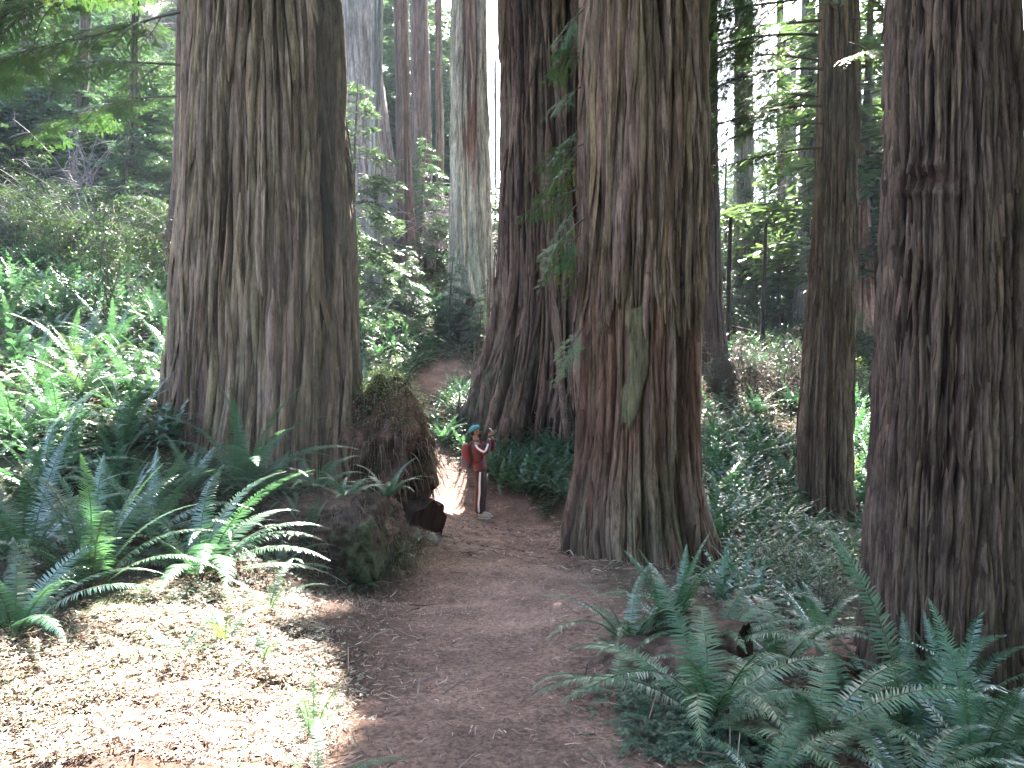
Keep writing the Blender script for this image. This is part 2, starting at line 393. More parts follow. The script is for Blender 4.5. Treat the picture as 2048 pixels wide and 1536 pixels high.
def strips(tree, ctx, rt, n, seed, L0, L1, w0, w1, lift, col, zmax, span=1.9, mat=None, zmin=None, hem=None, avoid=None):
    """long tapering bark strips with pointed, slightly lifted lower ends"""
    rg = np.random.default_rng(seed); mb = MB(); TH, Z = ctx['TH'][0], ctx['Z'][:, 0]; T0 = np.array(tree.location)
    order = np.argsort(TH % (2 * np.pi)); ths = (TH % (2 * np.pi))[order]
    def rad(th, z):
        j = order[np.clip(np.searchsorted(ths, np.mod(th, 2 * np.pi)), 0, len(ths) - 1)]; i = np.clip(np.searchsorted(Z, z), 1, len(Z) - 2)
        return rt[i, j], ctx['cx'][i, j]
    for k in range(n):
        z1 = rg.uniform(ctx['z0'] + .3, zmax); L = rg.uniform(L0, L1) * rg.uniform(.5, 1); th0 = ctx['phi'] + rg.uniform(-span, span)
        if zmin is not None: z1 = rg.uniform(zmin, zmax)
        if hem is not None: L = min(L, z1 - (hem + rg.uniform(-.35, .12)))
        if avoid:
            xx = ctx['cx'][20, 0] + ctx['Rm'] * math.cos(th0); yy = ctx['Yc'] + ctx['Rm'] * math.sin(th0); ppx = 1024 + FPX * xx / yy; pt, pb_ = [768 - FPX * (q - CZ) / yy for q in (z1, z1 - L)]
            if avoid[0] < ppx < avoid[2] and pb_ > avoid[1] and pt < avoid[3]: continue
        W = rg.uniform(w0, w1); m = 9; t = np.linspace(0, 1, m); z = z1 - L * t
        th = th0 + rg.normal(0, .035) * t * L / ctx['Rm'] + .02 * np.sin(t * 4 + k)
        r, cx = rad(th, z); r = np.convolve(np.pad(r, 2, 'edge'), np.ones(5) / 5, 'valid'); r = np.maximum(r, r.mean() - .02)
        w = W * np.minimum(1, (t / .25) ** .6 + .12) * np.clip((1 - t) / .38, 0.02, 1) ** rg.uniform(.5, 1.1)
        up = lift * rg.uniform(.3, 1.3) * t ** 2.2; rows = []; off = rg.uniform(-.3, .3)
        for q, h in ((-.5, -.014), (off * .6 - .12, .30), (off * .6 + .2, .24), (.5, -.014)):
            rr_ = r + up + (h * w * .9 if h > 0 else h + up * .0); a = th + q * w / np.maximum(r, .1)
            rows.append(np.stack([cx + rr_ * np.cos(a), ctx['Yc'] + rr_ * np.sin(a), z], 1))
        V = np.stack(rows, 1).reshape(-1, 3) - T0; i = np.arange(m - 1)[:, None] * 4
        F = np.concatenate([np.concatenate([i + a, i + a + 1, i + a + 5, i + a + 4], 1) for a in range(3)])
        c = np.array(col) * rg.uniform(.45, 1.15) * np.array([1, rg.uniform(.86, 1.02), rg.uniform(.8, 1.02)])
        mb.add(V, F, c)
    o = mb.build("bark_strips", mat or BARK, tree); o["kind"] = "stuff"
def px_of(ctx, r):
    """photograph pixel of each trunk surface point (for shaping only)"""
    x = ctx['cx'] + r * ctx['ca']; y = ctx['Yc'] + r * ctx['sa']
    return 1024 + FPX * x / y, 768 - FPX * (ctx['Z'] - CZ) / y
def front(ctx):
    d = (ctx['TH'] - ctx['phi'] + np.pi) % (2 * np.pi) - np.pi
    return d

def big_tree(name, mb, label, group, mat, at):
    t = empty(name, at); o = mb.build("trunk", mat, t); o.location = tuple(-float(v) for v in at)
    return tag(t, label, "tree", group), o

GRP = "old redwood trees"
# --- tree A, left of the path
def exA(c, r, col):
    d = front(c); Z = c['Z']
    # right flank is a separate fluted column behind a deep seam, its shade painted
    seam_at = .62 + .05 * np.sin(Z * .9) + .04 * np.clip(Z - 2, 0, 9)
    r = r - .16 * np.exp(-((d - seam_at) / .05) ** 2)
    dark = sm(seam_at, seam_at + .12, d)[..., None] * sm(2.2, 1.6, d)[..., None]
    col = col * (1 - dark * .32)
    red = (sm(.15, .8, fbm(c['ca'] * 2, c['sa'] * 2, Z * .5, 71, 3) + .15) * np.clip(1.35 - (Z - c['z0']) * .22, 0, 1))[..., None]
    col = col * (1 - red * np.array([.05, .28, .36]))
    g_ = (sm(-1.0, -1.5, d) * .45)[..., None]
    col = col * (1 - g_) + np.array([.12, .13, .075]) * g_
    return r, col
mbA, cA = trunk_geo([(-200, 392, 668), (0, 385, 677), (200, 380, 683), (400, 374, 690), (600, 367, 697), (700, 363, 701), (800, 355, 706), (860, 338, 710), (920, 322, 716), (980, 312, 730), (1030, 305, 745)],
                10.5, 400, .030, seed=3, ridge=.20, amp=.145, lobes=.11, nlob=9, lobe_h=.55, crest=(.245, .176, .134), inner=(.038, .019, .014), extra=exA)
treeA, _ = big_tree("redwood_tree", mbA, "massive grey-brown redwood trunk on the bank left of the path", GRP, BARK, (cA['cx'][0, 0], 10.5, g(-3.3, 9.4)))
strips(treeA, cA, cA['rt'], 420, 1, 1.2, 5.0, .04, .14, .085, (.245, .176, .134), 7.2)
# --- tree B, right of the path, bark torn away below
def exB(c, r, col):
    px, py = px_of(c, r); d = front(c); Z = c['Z']; fr = (np.abs(d) < 1.7)
    edge = 612 + 70 * np.interp(px, [1150, 1170, 1200, 1225, 1250, 1290, 1320, 1345, 1370, 1400], [-.8, -.5, .1, .5, -.1, .1, .0, -.9, -1.6, .2])
    edge = edge + 60 * noise3(px * .07, py * 0, 3.0, 4) + 34 * noise3(px * .22, py * 0, 3.0, 5)
    low_ = sm(-16, 16, py - edge) * fr                              # the bare lower trunk
    strip = sm(9, 4, np.abs(px - (1345 + 10 * np.sin(py * .01)))) * sm(980, 900, py)
    low_ = low_ * (1 - strip)
    r = r - low_ * .085 
    smooth_r = c['rr'] - .09 + .02 * c['fib'] + .05 * (c['ridge'] - .5)
    r = r * (1 - low_ * .55) + smooth_r * low_ * .55
    n = fbm(c['ca'] * 3, c['sa'] * 3, Z * .7, 33, 4)
    redc = np.array([.140, .070, .048]) * (1 + .35 * n[..., None])
    wr = (low_ * .85 * sm(1120, 850, py) * np.clip(.62 + n * 1.1 + .45 * sm(1230, 1190, px) + .2 * sm(620, 700, py), 0, 1))[..., None]
    col = col * (1 - wr) + redc * (.35 + .8 * c['ridge'][..., None]) * wr
    # pale mossy bare wood tongue with a torn lower edge
    L = 1248 + 6 * np.sin(py * .02); Rr = np.interp(py, [600, 700, 800, 860], [1296, 1300, 1286, 1262]) + 3 * noise3(px * 0, py * .04, 1.0, 6); L = L + 3 * noise3(px * 0, py * .05, 2.0, 6)
    tip = np.interp(px, [1250, 1265, 1275, 1286, 1300], [850, 872, 838, 815, 760])
    w = sm(L - 3, L + 3, px) * sm(Rr + 3, Rr - 3, px) * sm(tip + 5, tip - 5, py) * sm(606, 622, py) * fr
    r = r * (1 - w) + (c['rr'] - .012 + .006 * c['fib']) * w
    wc = np.array([.125, .108, .062]) * (1 + .25 * n[..., None]) ; w = w[..., None]
    col = col * (1 - w) + wc * w
    ms = (sm(.1, .6, fbm(c['ca'] * 2.2, c['sa'] * 2.2, Z * .5, 88, 3)) * .4 * sm(560, 800, py) * fr)[..., None]
    col = col * (1 - ms) + np.array([.08, .085, .04]) * ms
    # dark scar, burl low on the trunk
    b = np.exp(-(((px - 1300) / 38) ** 2 + ((py - 1010) / 48) ** 2)) * fr
    r = r + .07 * b
    seam = np.exp(-((px - (1368 + .0 * py)) / 5.0) ** 2) * fr * sm(300, 700, py) * sm(1060, 900, py)
    r = r - .09 * seam
    return r, col
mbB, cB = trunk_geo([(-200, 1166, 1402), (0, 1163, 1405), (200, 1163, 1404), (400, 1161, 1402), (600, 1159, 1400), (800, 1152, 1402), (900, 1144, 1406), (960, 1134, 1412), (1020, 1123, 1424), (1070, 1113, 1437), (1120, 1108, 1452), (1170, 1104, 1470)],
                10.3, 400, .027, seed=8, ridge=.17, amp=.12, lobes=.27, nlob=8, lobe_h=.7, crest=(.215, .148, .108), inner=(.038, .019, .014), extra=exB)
treeB, _ = big_tree("redwood_tree", mbB, "huge redwood right of the path with torn bark, red lower trunk and bare greenish wood", GRP, BARK, (cB['cx'][0, 0], 10.3, g(1.7, 10.3)))
strips(treeB, cB, cB['rt'], 240, 2, 1.0, 4.0, .04, .12, .08, (.215, .148, .108), 7.0, zmin=2.9, hem=2.45)
strips(treeB, cB, cB['rt'], 110, 12, .3, 1.1, .02, .05, .03, (.14, .075, .052), 2.1, avoid=(1225, 560, 1315, 880))
# --- tree C behind the person
def exC(c, r, col):
    d = front(c); Z = c['Z']
    # deep flutes on the right half, mossy foot
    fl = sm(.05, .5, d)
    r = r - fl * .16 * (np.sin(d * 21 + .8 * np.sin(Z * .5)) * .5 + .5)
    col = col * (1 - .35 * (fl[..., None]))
    ms = (sm(-.15, .5, fbm(c['ca'] * 2, c['sa'] * 2, Z * .5, 18, 4)) * np.clip(1.1 - (Z - c['z0']) * .22, 0, .75))[..., None]
    col = col * (1 - ms) + np.array([.045, .065, .035]) * ms
    r = r + c['low'] * .22 * fbm(c['ca'] * 3, c['sa'] * 3, Z * 1.4, 44, 3)
    return r, col
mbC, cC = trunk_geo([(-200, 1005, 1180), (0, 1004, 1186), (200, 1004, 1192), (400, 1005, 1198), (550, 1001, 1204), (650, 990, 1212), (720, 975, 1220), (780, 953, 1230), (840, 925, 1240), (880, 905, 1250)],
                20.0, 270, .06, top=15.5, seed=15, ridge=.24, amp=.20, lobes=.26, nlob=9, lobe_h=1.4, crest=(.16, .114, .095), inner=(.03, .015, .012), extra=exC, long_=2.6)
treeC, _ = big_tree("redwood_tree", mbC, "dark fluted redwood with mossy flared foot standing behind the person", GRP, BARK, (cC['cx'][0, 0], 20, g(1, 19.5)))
strips(treeC, cC, cC['rt'], 330, 3, 1.0, 5.0, .06, .2, .14, (.16, .114, .095), 12.5)
# --- tree D, pale bleached trunk
def exD(c, r, col):
    d = front(c); Z = c['Z']; n = fbm(c['ca'] * 2, c['sa'] * 2, Z * .3, 25, 4)
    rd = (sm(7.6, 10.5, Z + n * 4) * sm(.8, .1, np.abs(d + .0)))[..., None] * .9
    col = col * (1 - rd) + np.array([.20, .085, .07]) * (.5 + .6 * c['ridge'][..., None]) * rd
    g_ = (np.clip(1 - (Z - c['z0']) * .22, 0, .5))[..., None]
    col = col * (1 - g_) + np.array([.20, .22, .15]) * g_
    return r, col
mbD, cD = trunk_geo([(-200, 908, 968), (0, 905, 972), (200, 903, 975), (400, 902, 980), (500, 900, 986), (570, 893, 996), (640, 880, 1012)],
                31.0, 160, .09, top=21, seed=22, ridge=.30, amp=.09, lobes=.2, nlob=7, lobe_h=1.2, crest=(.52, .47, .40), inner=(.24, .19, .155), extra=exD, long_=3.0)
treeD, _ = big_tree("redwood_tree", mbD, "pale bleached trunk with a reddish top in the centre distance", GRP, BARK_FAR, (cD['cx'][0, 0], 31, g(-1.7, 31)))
strips(treeD, cD, cD['rt'], 60, 4, 1.0, 5.0, .06, .18, .1, (.45, .40, .34), 18)
# --- tree E
mbE, cE = trunk_geo([(-200, 1645, 1710), (0, 1642, 1710), (200, 1640, 1708), (400, 1634, 1706), (600, 1620, 1702), (800, 1606, 1698), (950, 1597, 1697), (1010, 1592, 1703), (1050, 1584, 1716), (1090, 1576, 1735)],
                15.2, 200, .05, seed=31, ridge=.15, amp=.085, lobes=.25, nlob=7, lobe_h=.5, crest=(.185, .132, .098), inner=(.04, .023, .017), long_=2.2)
treeE, _ = big_tree("redwood_tree", mbE, "slender brown redwood among ferns, left of the nearest right-hand trunk", GRP, BARK, (cE['cx'][0, 0], 15.2, g(6.0, 15.2)))
strips(treeE, cE, cE['rt'], 190, 5, .5, 2.6, .03, .09, .06, (.185, .132, .098), 9.5)
# --- tree F, nearest on the right
def exF(c, r, col):
    px, py = px_of(c, r); fr = np.abs(front(c)) < 1.5
    q = np.sqrt(((px - 1866) / 50) ** 2 + ((py - 364 + 8 * np.cos((px - 1866) / 26)) / 21) ** 2)
    k = fr * sm(2.0, .9, q); r = r * (1 - k * .5) + (c['rr'] + .012 * c['fib']) * k * .5
    r = r + fr * (.022 * np.exp(-((q - 1.45) / .45) ** 2) * (1 + .5 * noise3(px * .09, py * .12, 0, 9)) - .045 * np.exp(-(q / .8) ** 2) + .018 * noise3(px * .14, py * .2, 1, 8) * sm(1.3, .6, q))
    w = (np.exp(-(q / .9) ** 2) * fr * .7)[..., None]
    col = col * (1 - w) + np.array([.05, .026, .02]) * w
    q2 = np.sqrt(((px - 1862) / 30) ** 2 + ((py - 560) / 30) ** 2); r = r - fr * .03 * np.exp(-q2 ** 2)
    return r, col
mbF, cF = trunk_geo([(-200, 1787, 2012), (0, 1786, 2014), (300, 1782, 2020), (500, 1774, 2024), (700, 1765, 2023), (900, 1755, 2022), (1100, 1743, 2024), (1250, 1732, 2028), (1400, 1720, 2036), (1500, 1710, 2052)],
                5.6, 340, .017, seed=40, ridge=.085, amp=.042, lobes=.10, nlob=9, lobe_h=.4, crest=(.155, .108, .082), inner=(.026, .013, .010), extra=exF, long_=.55)
treeF, _ = big_tree("redwood_tree", mbF, "dark reddish redwood trunk with an eye-shaped knot at the right edge", GRP, BARK_FINE, (cF['cx'][0, 0], 5.6, g(3.1, 5.4)))
strips(treeF, cF, cF['rt'], 620, 6, .2, .9, .015, .045, .022, (.155, .108, .082), 4.6, mat=BARK_FINE, avoid=(1800, 300, 1930, 430))

# ------------------------------------------------------------------ farther trunks
def far_trunk(px0, px1, w0, w1, ytop, ybase, Y, label, seed, crest=(.20, .15, .13), inner=(.10, .065, .055), grp="distant forest trunks", name="redwood_tree", top=26, nt=56, lobes=.12):
    rows = []
    for t in np.linspace(0, 1, 8):
        py = ytop + (ybase - ytop) * t; m = px0 + (px1 - px0) * t
        w = w0 + (w1 - w0) * t + (w1 * .5 * max(0, (t - .8) / .2) ** 2)
        rows.append((py, m - w / 2, m + w / 2))
    tz = CZ - (ytop - 768) / FPX * Y
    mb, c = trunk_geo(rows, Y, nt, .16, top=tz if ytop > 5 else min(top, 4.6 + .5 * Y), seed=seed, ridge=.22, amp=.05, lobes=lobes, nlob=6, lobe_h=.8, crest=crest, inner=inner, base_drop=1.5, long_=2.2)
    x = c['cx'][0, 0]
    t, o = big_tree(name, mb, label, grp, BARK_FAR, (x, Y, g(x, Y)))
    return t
FT = []
FT.append(far_trunk(378, 365, 34, 46, -60, 470, 22, "dark reddish trunk just left of the massive left redwood", 101, (.15, .10, .09), (.08, .045, .04)))
FT.append(far_trunk(757, 747, 20, 26, -60, 500, 31, "thin pale grey trunk left of a dark trunk in the distance", 102, (.28, .26, .25), (.16, .14, .13)))
FT.append(far_trunk(800, 812, 28, 34, -60, 500, 33, "straight dark brown trunk in the distance, left of the pale redwood", 103, (.15, .10, .09), (.08, .05, .045)))
FT.append(far_trunk(836, 848, 34, 42, -60, 480, 38, "distant brown trunk half veiled by foliage, second left of the pale redwood", 104, (.14, .10, .09), (.08, .05, .045)))
FT.append(far_trunk(876, 882, 12, 16, -60, 560, 39, "slim dark pole trunk right beside the pale redwood", 105))
FT.append(far_trunk(705, 740, 60, 150, -60, 505, 40, "broad leaning grey-brown trunk with sweeping flared foot behind the thin grey trunk", 106, (.24, .20, .19), (.12, .09, .085), nt=110, lobes=.3))
FT.append(far_trunk(1415, 1424, 34, 42, -60, 720, 25, "dark trunk close behind the right side of the huge torn-bark redwood", 107, (.13, .095, .085), (.065, .042, .038), nt=90))
FT.append(far_trunk(1488, 1486, 34, 40, -60, 660, 43, "grey fluted trunk in the right distance", 108, (.22, .20, .20), (.12, .10, .10), nt=80))
FT.append(far_trunk(1578, 1572, 30, 36, -60, 640, 52, "hazy grey trunk rising above bright foliage, right distance", 109, (.22, .20, .20), (.12, .10, .10)))
FT.append(far_trunk(1618, 1612, 26, 40, -60, 650, 40, "pale grey trunk just left of the slender brown redwood", 110, (.24, .23, .24), (.14, .12, .12)))
FT.append(far_trunk(1532, 1524, 5, 9, 440, 700, 28, "thin dark sapling pole in the right-hand thicket", 111, (.06, .05, .045), (.04, .03, .03), "slim saplings", "sapling_tree", nt=24))
FT.append(far_trunk(1462, 1454, 6, 10, 430, 705, 28, "thin dark sapling stem beside the dark trunk behind the torn redwood", 112, (.06, .05, .045), (.04, .03, .03), "slim saplings", "sapling_tree", nt=24))
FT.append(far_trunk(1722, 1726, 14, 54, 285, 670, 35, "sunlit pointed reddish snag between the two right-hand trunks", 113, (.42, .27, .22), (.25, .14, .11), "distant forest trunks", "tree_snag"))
FT.append(far_trunk(990, 991, 4, 6, -60, 560, 58, "very thin far trunk against the bright sky gap", 114))
FT.append(far_trunk(1560, 1563, 12, 18, -60, 640, 47, "slim far trunk left of the hazy grey trunk", 115))
FT.append(far_trunk(1740, 1738, 16, 22, -60, 640, 55, "far slim trunk against bright leaves near the right redwood", 116, (.25, .2, .18)))
FT.append(far_trunk(60, 40, 20, 30, -60, 330, 33, "grey slender trunk on the left hillside near the photo's edge", 117, (.16, .14, .13)))
FT.append(far_trunk(175, 158, 16, 26, -60, 360, 30, "slender leaning trunk on the left hillside", 118, (.13, .12, .10)))
FT.append(far_trunk(272, 262, 14, 20, -60, 400, 28, "thin stem on the left hillside nearest the reddish trunk", 119, (.12, .11, .10)))
FT.append(far_trunk(1754, 1768, 18, 24, 500, 885, 18, "black burnt stub leaning against the left edge of the nearest right trunk", 120, (.06, .04, .032), (.03, .02, .016), "burnt stubs", "tree_stub"))

# ------------------------------------------------------------------ ferns
def frond_geo(L=1.0, a0=60, bend=75, n=30, pw=.085, sway=.0, droop=.15, seed=0, col=(.045, .085, .035), tip=None, rachis=True, nr=10, curl=0.0):
    rg = np.random.default_rng(seed)
    t = np.linspace(0, 1, nr + 1); ang = np.radians(a0 - bend * t ** 1.25)
    dx = np.cos(ang); dz = np.sin(ang)
    P3 = np.zeros((nr + 1, 3)); P3[1:, 0] = np.cumsum((dx[1:] + dx[:-1]) / 2) / nr; P3[1:, 2] = np.cumsum((dz[1:] + dz[:-1]) / 2) / nr
    P3[:, 1] = sway * t ** 2; P3 *= L
    mb = MB(); col = np.array(col)
    if rachis:
        V, F = tube(P3, .006 * L * (1 - .8 * t), 3); mb.add(V, F, np.array([.09, .075, .035]))
    tp = np.linspace(.13, .985, n) ; tp = np.repeat(tp, 2); side = np.tile([1., -1.], n)
    tp = tp + rg.normal(0, .15 / n, len(tp))
    C = np.stack([np.interp(tp, t, P3[:, k]) for k in range(3)], 1)
    tan = np.gradient(P3, axis=0); tan /= np.linalg.norm(tan, axis=1)[:, None]
    Tt = np.stack([np.interp(tp, t, tan[:, k]) for k in range(3)], 1); Tt /= np.linalg.norm(Tt, axis=1)[:, None]
    B = np.array([0, 1., 0]) - Tt * Tt[:, 1:2]; B /= np.linalg.norm(B, axis=1)[:, None]
    Nn = np.cross(Tt, B)
    prof = np.minimum(1, (tp / .3) ** .55) * (np.clip(1 - tp, 0, 1) ** .62) * 1.15
    lp = (pw * L * 1.15 * prof * rg.uniform(.88, 1.1, len(tp)))[:, None]
    f = np.radians(12 + 38 * tp ** 2 + rg.normal(0, 5, len(tp)))[:, None]
    tw = np.radians(rg.normal(0, 9, len(tp)))[:, None]
    vec = (B * side[:, None] * np.cos(f) + Tt * np.sin(f)) * lp
    up = -np.sign(Nn[:, 2:3] + 1e-6)
    sp = .85 * L / n
    Wd = Tt * np.cos(tw) + Nn * np.sin(tw)
    w = sp * .43 * np.ones_like(lp)
    dn = np.array([0, 0, -1.]) * lp * droop
    a = C - Wd * w; b = C + Wd * w * 1.0
    m = C + vec * .72 + dn * .4 + Wd * w * .62; m2 = C + vec * .72 + dn * .4 - Wd * w * .42; e = C + vec + dn + Wd * w * .3
    V = np.stack([a, b, m, e, m2], 1).reshape(-1, 3); k = np.arange(len(tp))[:, None] * 5
    F4 = np.concatenate([k, k + 1, k + 2, k + 4], 1); F3 = np.concatenate([k + 4, k + 2, k + 3], 1)
    sh = (rg.uniform(.8, 1.2, len(tp)))[:, None] * np.ones((1, 3))
    cc = col * sh
    if tip is not None: cc = cc * (1 - tp[:, None]) + np.array(tip) * tp[:, None]
    cc = np.repeat(cc, 5, 0)
    mb.add(V, F4, cc); mb.F.append(F3 + (mb.n - len(V))); mb.M.append(np.zeros(len(F3), np.int32))
    return mb
GREEN = (.060, .135, .074); YOUNG = (.11, .16, .05); DEADC = (.13, .065, .042)
FR = {}
for nm, a0, bend in (("up", 84, 38), ("high", 74, 72), ("mid", 60, 84), ("low", 44, 78), ("flat", 26, 52)):
    for k in range(3):
        mb = frond_geo(1, a0 + random.uniform(-5, 5), bend + random.uniform(-10, 10), 58, .105, random.uniform(-.14, .14), .12 + .1 * k, 300 + len(FR), GREEN)
        FR[nm, k] = mb.mesh("frond", FERN)
for k in range(3):
    FR["young", k] = frond_geo(1, 78 - 8 * k, 55 + 15 * k, 54, .105, random.uniform(-.1, .1), .1, 340 + k, YOUNG).mesh("frond", FERN)
    FR["dead", k] = frond_geo(1, 30 - 14 * k, 95, 26, .06, random.uniform(-.2, .2), .6, 350 + k, DEADC).mesh("frond", DEADFERN)
ORDER = ["up", "high", "mid", "mid", "low", "low", "flat"]
def fern(px, py, L, label, n=16, azs=None, kinds=None, group="sword ferns near the path", young=0, dead=1, tilt=0.0, faces=None, pos=None, seed=None):
    p = hit(px, py) if pos is None else np.array(pos)
    rg = random.Random(seed if seed is not None else int(px * 31 + py * 7))
    L = L * 1.18
    t = tag(empty("sword_fern", p - [0, 0, .03], rg.uniform(0, 6)), label, "fern", group)
    if faces is not None: t.rotation_euler[2] = math.radians(faces)
    kinds = kinds or ORDER
    for i in range(n):
        kd = kinds[int(i * len(kinds) / n)]
        az = i * 2.39996 + rg.uniform(-.3, .3)
        if azs: kd, az, kk_ = azs[i % len(azs)]; az = math.radians(az) - t.rotation_euler[2]
        o = link("frond", FR[kd, rg.randrange(3)], t, (.02 * math.cos(az), .02 * math.sin(az), 0), (rg.uniform(-.18, .18), rg.uniform(-.1, .1), az), L * (kk_ if azs else rg.uniform(.75, 1.08)))
    for i in range(young):
        az = rg.uniform(0, 6.28)
        tag(link("frond", FR["young", rg.randrange(3)], t, (0, 0, 0), (0, 0, az), L * rg.uniform(.6, .9)), "young yellow-green frond")
    for i in range(dead):
        az = rg.uniform(0, 6.28)
        tag(link("frond", FR["dead", rg.randrange(3)], t, (0, 0, .03), (0, 0, az), L * rg.uniform(.5, .8)), "withered brown frond")
    return t
UPR = ["up", "up", "high", "high", "mid"]; SPR = ["mid", "mid", "low", "low", "flat", "flat"]
NEAR = [
 # right foreground
 (1420, 1440, .92, "large sword fern with arching fronds in the middle of the right foreground", dict(n=15, dead=3, kinds=["high", "mid", "mid", "low", "low", "flat"])),
 (1815, 1500, 1.2, "sword fern sending one tall frond up against the nearest right trunk", dict(n=9, azs=[("up", 112, 1.02), ("high", 35, .8), ("high", 150, .75), ("mid", 200, .8), ("mid", 330, .7), ("up", 60, .6), ("mid", 250, .7), ("low", 290, .8), ("low", 170, .7)], dead=1)),
 (1950, 1560, .75, "big bright sword fern in the bottom right corner", dict(n=18)),
 (1900, 1480, .8, "sword fern with fronds crossing the base of the nearest right trunk", dict(n=13, kinds=["up", "high", "mid"])),
 (2020, 1540, .9, "sword fern leaning in from the bottom right edge of the photo", dict(n=14, kinds=["high", "mid", "low"])),
 (1820, 1580, .6, "low light-green fern at the bottom edge below the nearest right trunk", dict(n=12, kinds=SPR)),
 (1640, 1470, .85, "sword fern with long drooping fronds left of the nearest right trunk", dict(n=9, kinds=["mid", "low", "low"])),
 (1345, 1270, .62, "upright sword fern at the foot of the torn-bark redwood", dict(n=15, kinds=UPR)),
 (1260, 1290, .62, "pale leaning sword fern at the right edge of the path", dict(n=11, kinds=["high", "mid", "mid"])),
 (1430, 1300, .70, "bluish sword fern beside the hollow log end", dict(n=12, kinds=["mid", "low"])),
 (1560, 1330, .80, "feathery sword fern behind the large foreground fern", dict(n=10, kinds=["mid", "mid", "low"])),
 (1640, 1290, .72, "sword fern with a sunlit white tip near the right trunk", dict(n=11, kinds=["high", "mid", "low"])),
 (1235, 1390, .45, "small sword fern on the right verge of the path", dict(n=9, kinds=SPR)),
 (1250, 1310, .35, "little low fern at the path's right edge", dict(n=7, kinds=SPR)),
 (1610, 1550, .55, "low sword fern cut by the bottom edge, right of the path", dict(n=10, kinds=SPR)),
 (1530, 1560, .5, "single-sided drooping fern at the bottom edge right of the ivy-like leaves", dict(n=5, kinds=["mid", "low"])),
 (1700, 1400, .70, "shaded sword fern touching the left foot of the nearest right trunk", dict(n=9, kinds=["mid", "low"])),
 (1480, 1190, .6, "sword fern behind the right root of the torn-bark redwood", dict(n=12)),
 # left side
 (490, 985, 1.15, "dark sword fern with spreading fronds in front of the massive left redwood", dict(n=20, kinds=["up", "high", "mid", "mid", "low", "low"], dead=2)),
 (615, 1085, .55, "small sword fern on the needle-covered bank left of the mossy stump", dict(n=10, kinds=["up", "high", "mid", "low"])),
 (400, 1150, 1.15, "sword fern with blazing sunlit arching fronds on the left bank", dict(n=20, kinds=["high", "mid", "low", "low", "flat"], dead=3)),
 (180, 1190, 1.0, "large green sword fern at the left with tall shaded fronds", dict(n=20, kinds=["up", "high", "mid"])),
 (50, 1130, 1.0, "sword fern with wide fronds at the left edge of the photo", dict(n=18)),
 (30, 1260, .8, "dim sword fern low at the left edge", dict(n=13, kinds=["high", "mid", "low"])),
 (300, 1080, .85, "grey-green sword fern left of the dark spreading fern", dict(n=16)),
 (430, 1090, .75, "drooping sword fern between the dark spreading fern and the sunlit one", dict(n=12, kinds=SPR)),
 (380, 985, .75, "dim fern at the shaded foot of the massive left redwood", dict(n=14)),
 (590, 1000, .6, "low dark fern against the front roots of the massive left redwood", dict(n=9, kinds=SPR)),
 (250, 1040, .72, "tall dark fern between the litter slope and the dark spreading fern", dict(n=15, kinds=UPR)),
 (560, 1130, .5, "drooping withered-edged fern on the face of the bank", dict(n=8, kinds=SPR, dead=3)),
 (535, 1225, .42, "small fern with one white sunlit frond on the lower left bank", dict(n=5, kinds=["high", "mid"])),
 (450, 1290, .40, "small fern with yellow-green frond beside a reddish root tuft", dict(n=4, kinds=["mid", "low"], young=3)),
 (350, 1310, .42, "low fern glowing white in the lower left sun patch", dict(n=7, kinds=SPR)),
 (520, 1320, .40, "low sunlit fern right of the reddish root tuft", dict(n=5, kinds=SPR)),
 (625, 1475, .33, "little upright fern near the bottom left of the path", dict(n=5, kinds=["up", "high"], dead=0)),
 (640, 1560, .42, "drooping green fern at the bottom edge left of the path", dict(n=6, kinds=SPR, dead=0)),
 (715, 1180, .34, "small fern hanging at the foot of the mossy stump", dict(n=6, kinds=["mid", "low"], dead=0)),
 (835, 1085, .30, "small sunlit fern at the foot of the root mound by the path", dict(n=6, kinds=["mid", "low"])),
 (800, 1110, .28, "tiny fern with broad pale fronds between mossy stump and root mound", dict(n=5, kinds=["mid", "low"])),
 (880, 1092, .28, "tiny curled fern on the left edge of the path nearest the person", dict(n=6, kinds=SPR)),
]
for px, py, L, lab, kw in NEAR: fern(px, py, L, lab, **kw)
# middle-distance individual ferns on the left bank
LEFT = [(250, 900, .95, 'sunlit sword fern with curled tips below the massive left redwood', 1), (120, 880, 1.1, 'blazing white sword fern in the left sun patch', 0), (20, 900, 1.1, 'overexposed sword fern touching the left edge', 0),
        (170, 810, 1.1, 'sword fern with two young upright fronds in the left sun patch', 4), (270, 800, 1.0, 'sword fern with one yellow-green upright frond beside the massive left redwood', 3), (70, 800, 1.0, 'white lit fern behind the left sun patch', 1),
        (330, 810, 1.0, 'arching sword fern touching the left side of the massive redwood', 0), (250, 860, .8, 'bushy half-lit fern in front of the arching fern', 2), (30, 730, 1.0, 'greyish fern at the left edge beyond the sun patch', 1), (150, 745, 1.1, 'fern with pale young tips behind the sun patch', 3),
        (340, 740, 1.0, 'dark-backed arching fern in front of the shadowed log', 0), (220, 710, 1.0, 'sword fern before the shaded hollow on the left slope', 1), (100, 690, 1.0, 'fern with bright fronds on the left slope', 1), (10, 660, 1.0, 'fern high at the left edge below the shrubs', 1),
        (60, 640, 1.0, 'pale fern under the leafless shrubs on the left', 0), (140, 640, 1.0, 'fern beside the thin sapling stem on the left slope', 0), (320, 660, .9, 'small green fern left of the trunk above the dark hollow', 0), (90, 985, .95, 'huge white-edged frond fern at the left edge', 0), (230, 965, .7, 'half-shaded fern on the brown litter at left', 0), (760, 770, .95, 'fern with white sunlit fronds just right of the massive left redwood', 1),
        (730, 790, .8, 'low fern tucked against the right side of the massive left redwood', 0)]
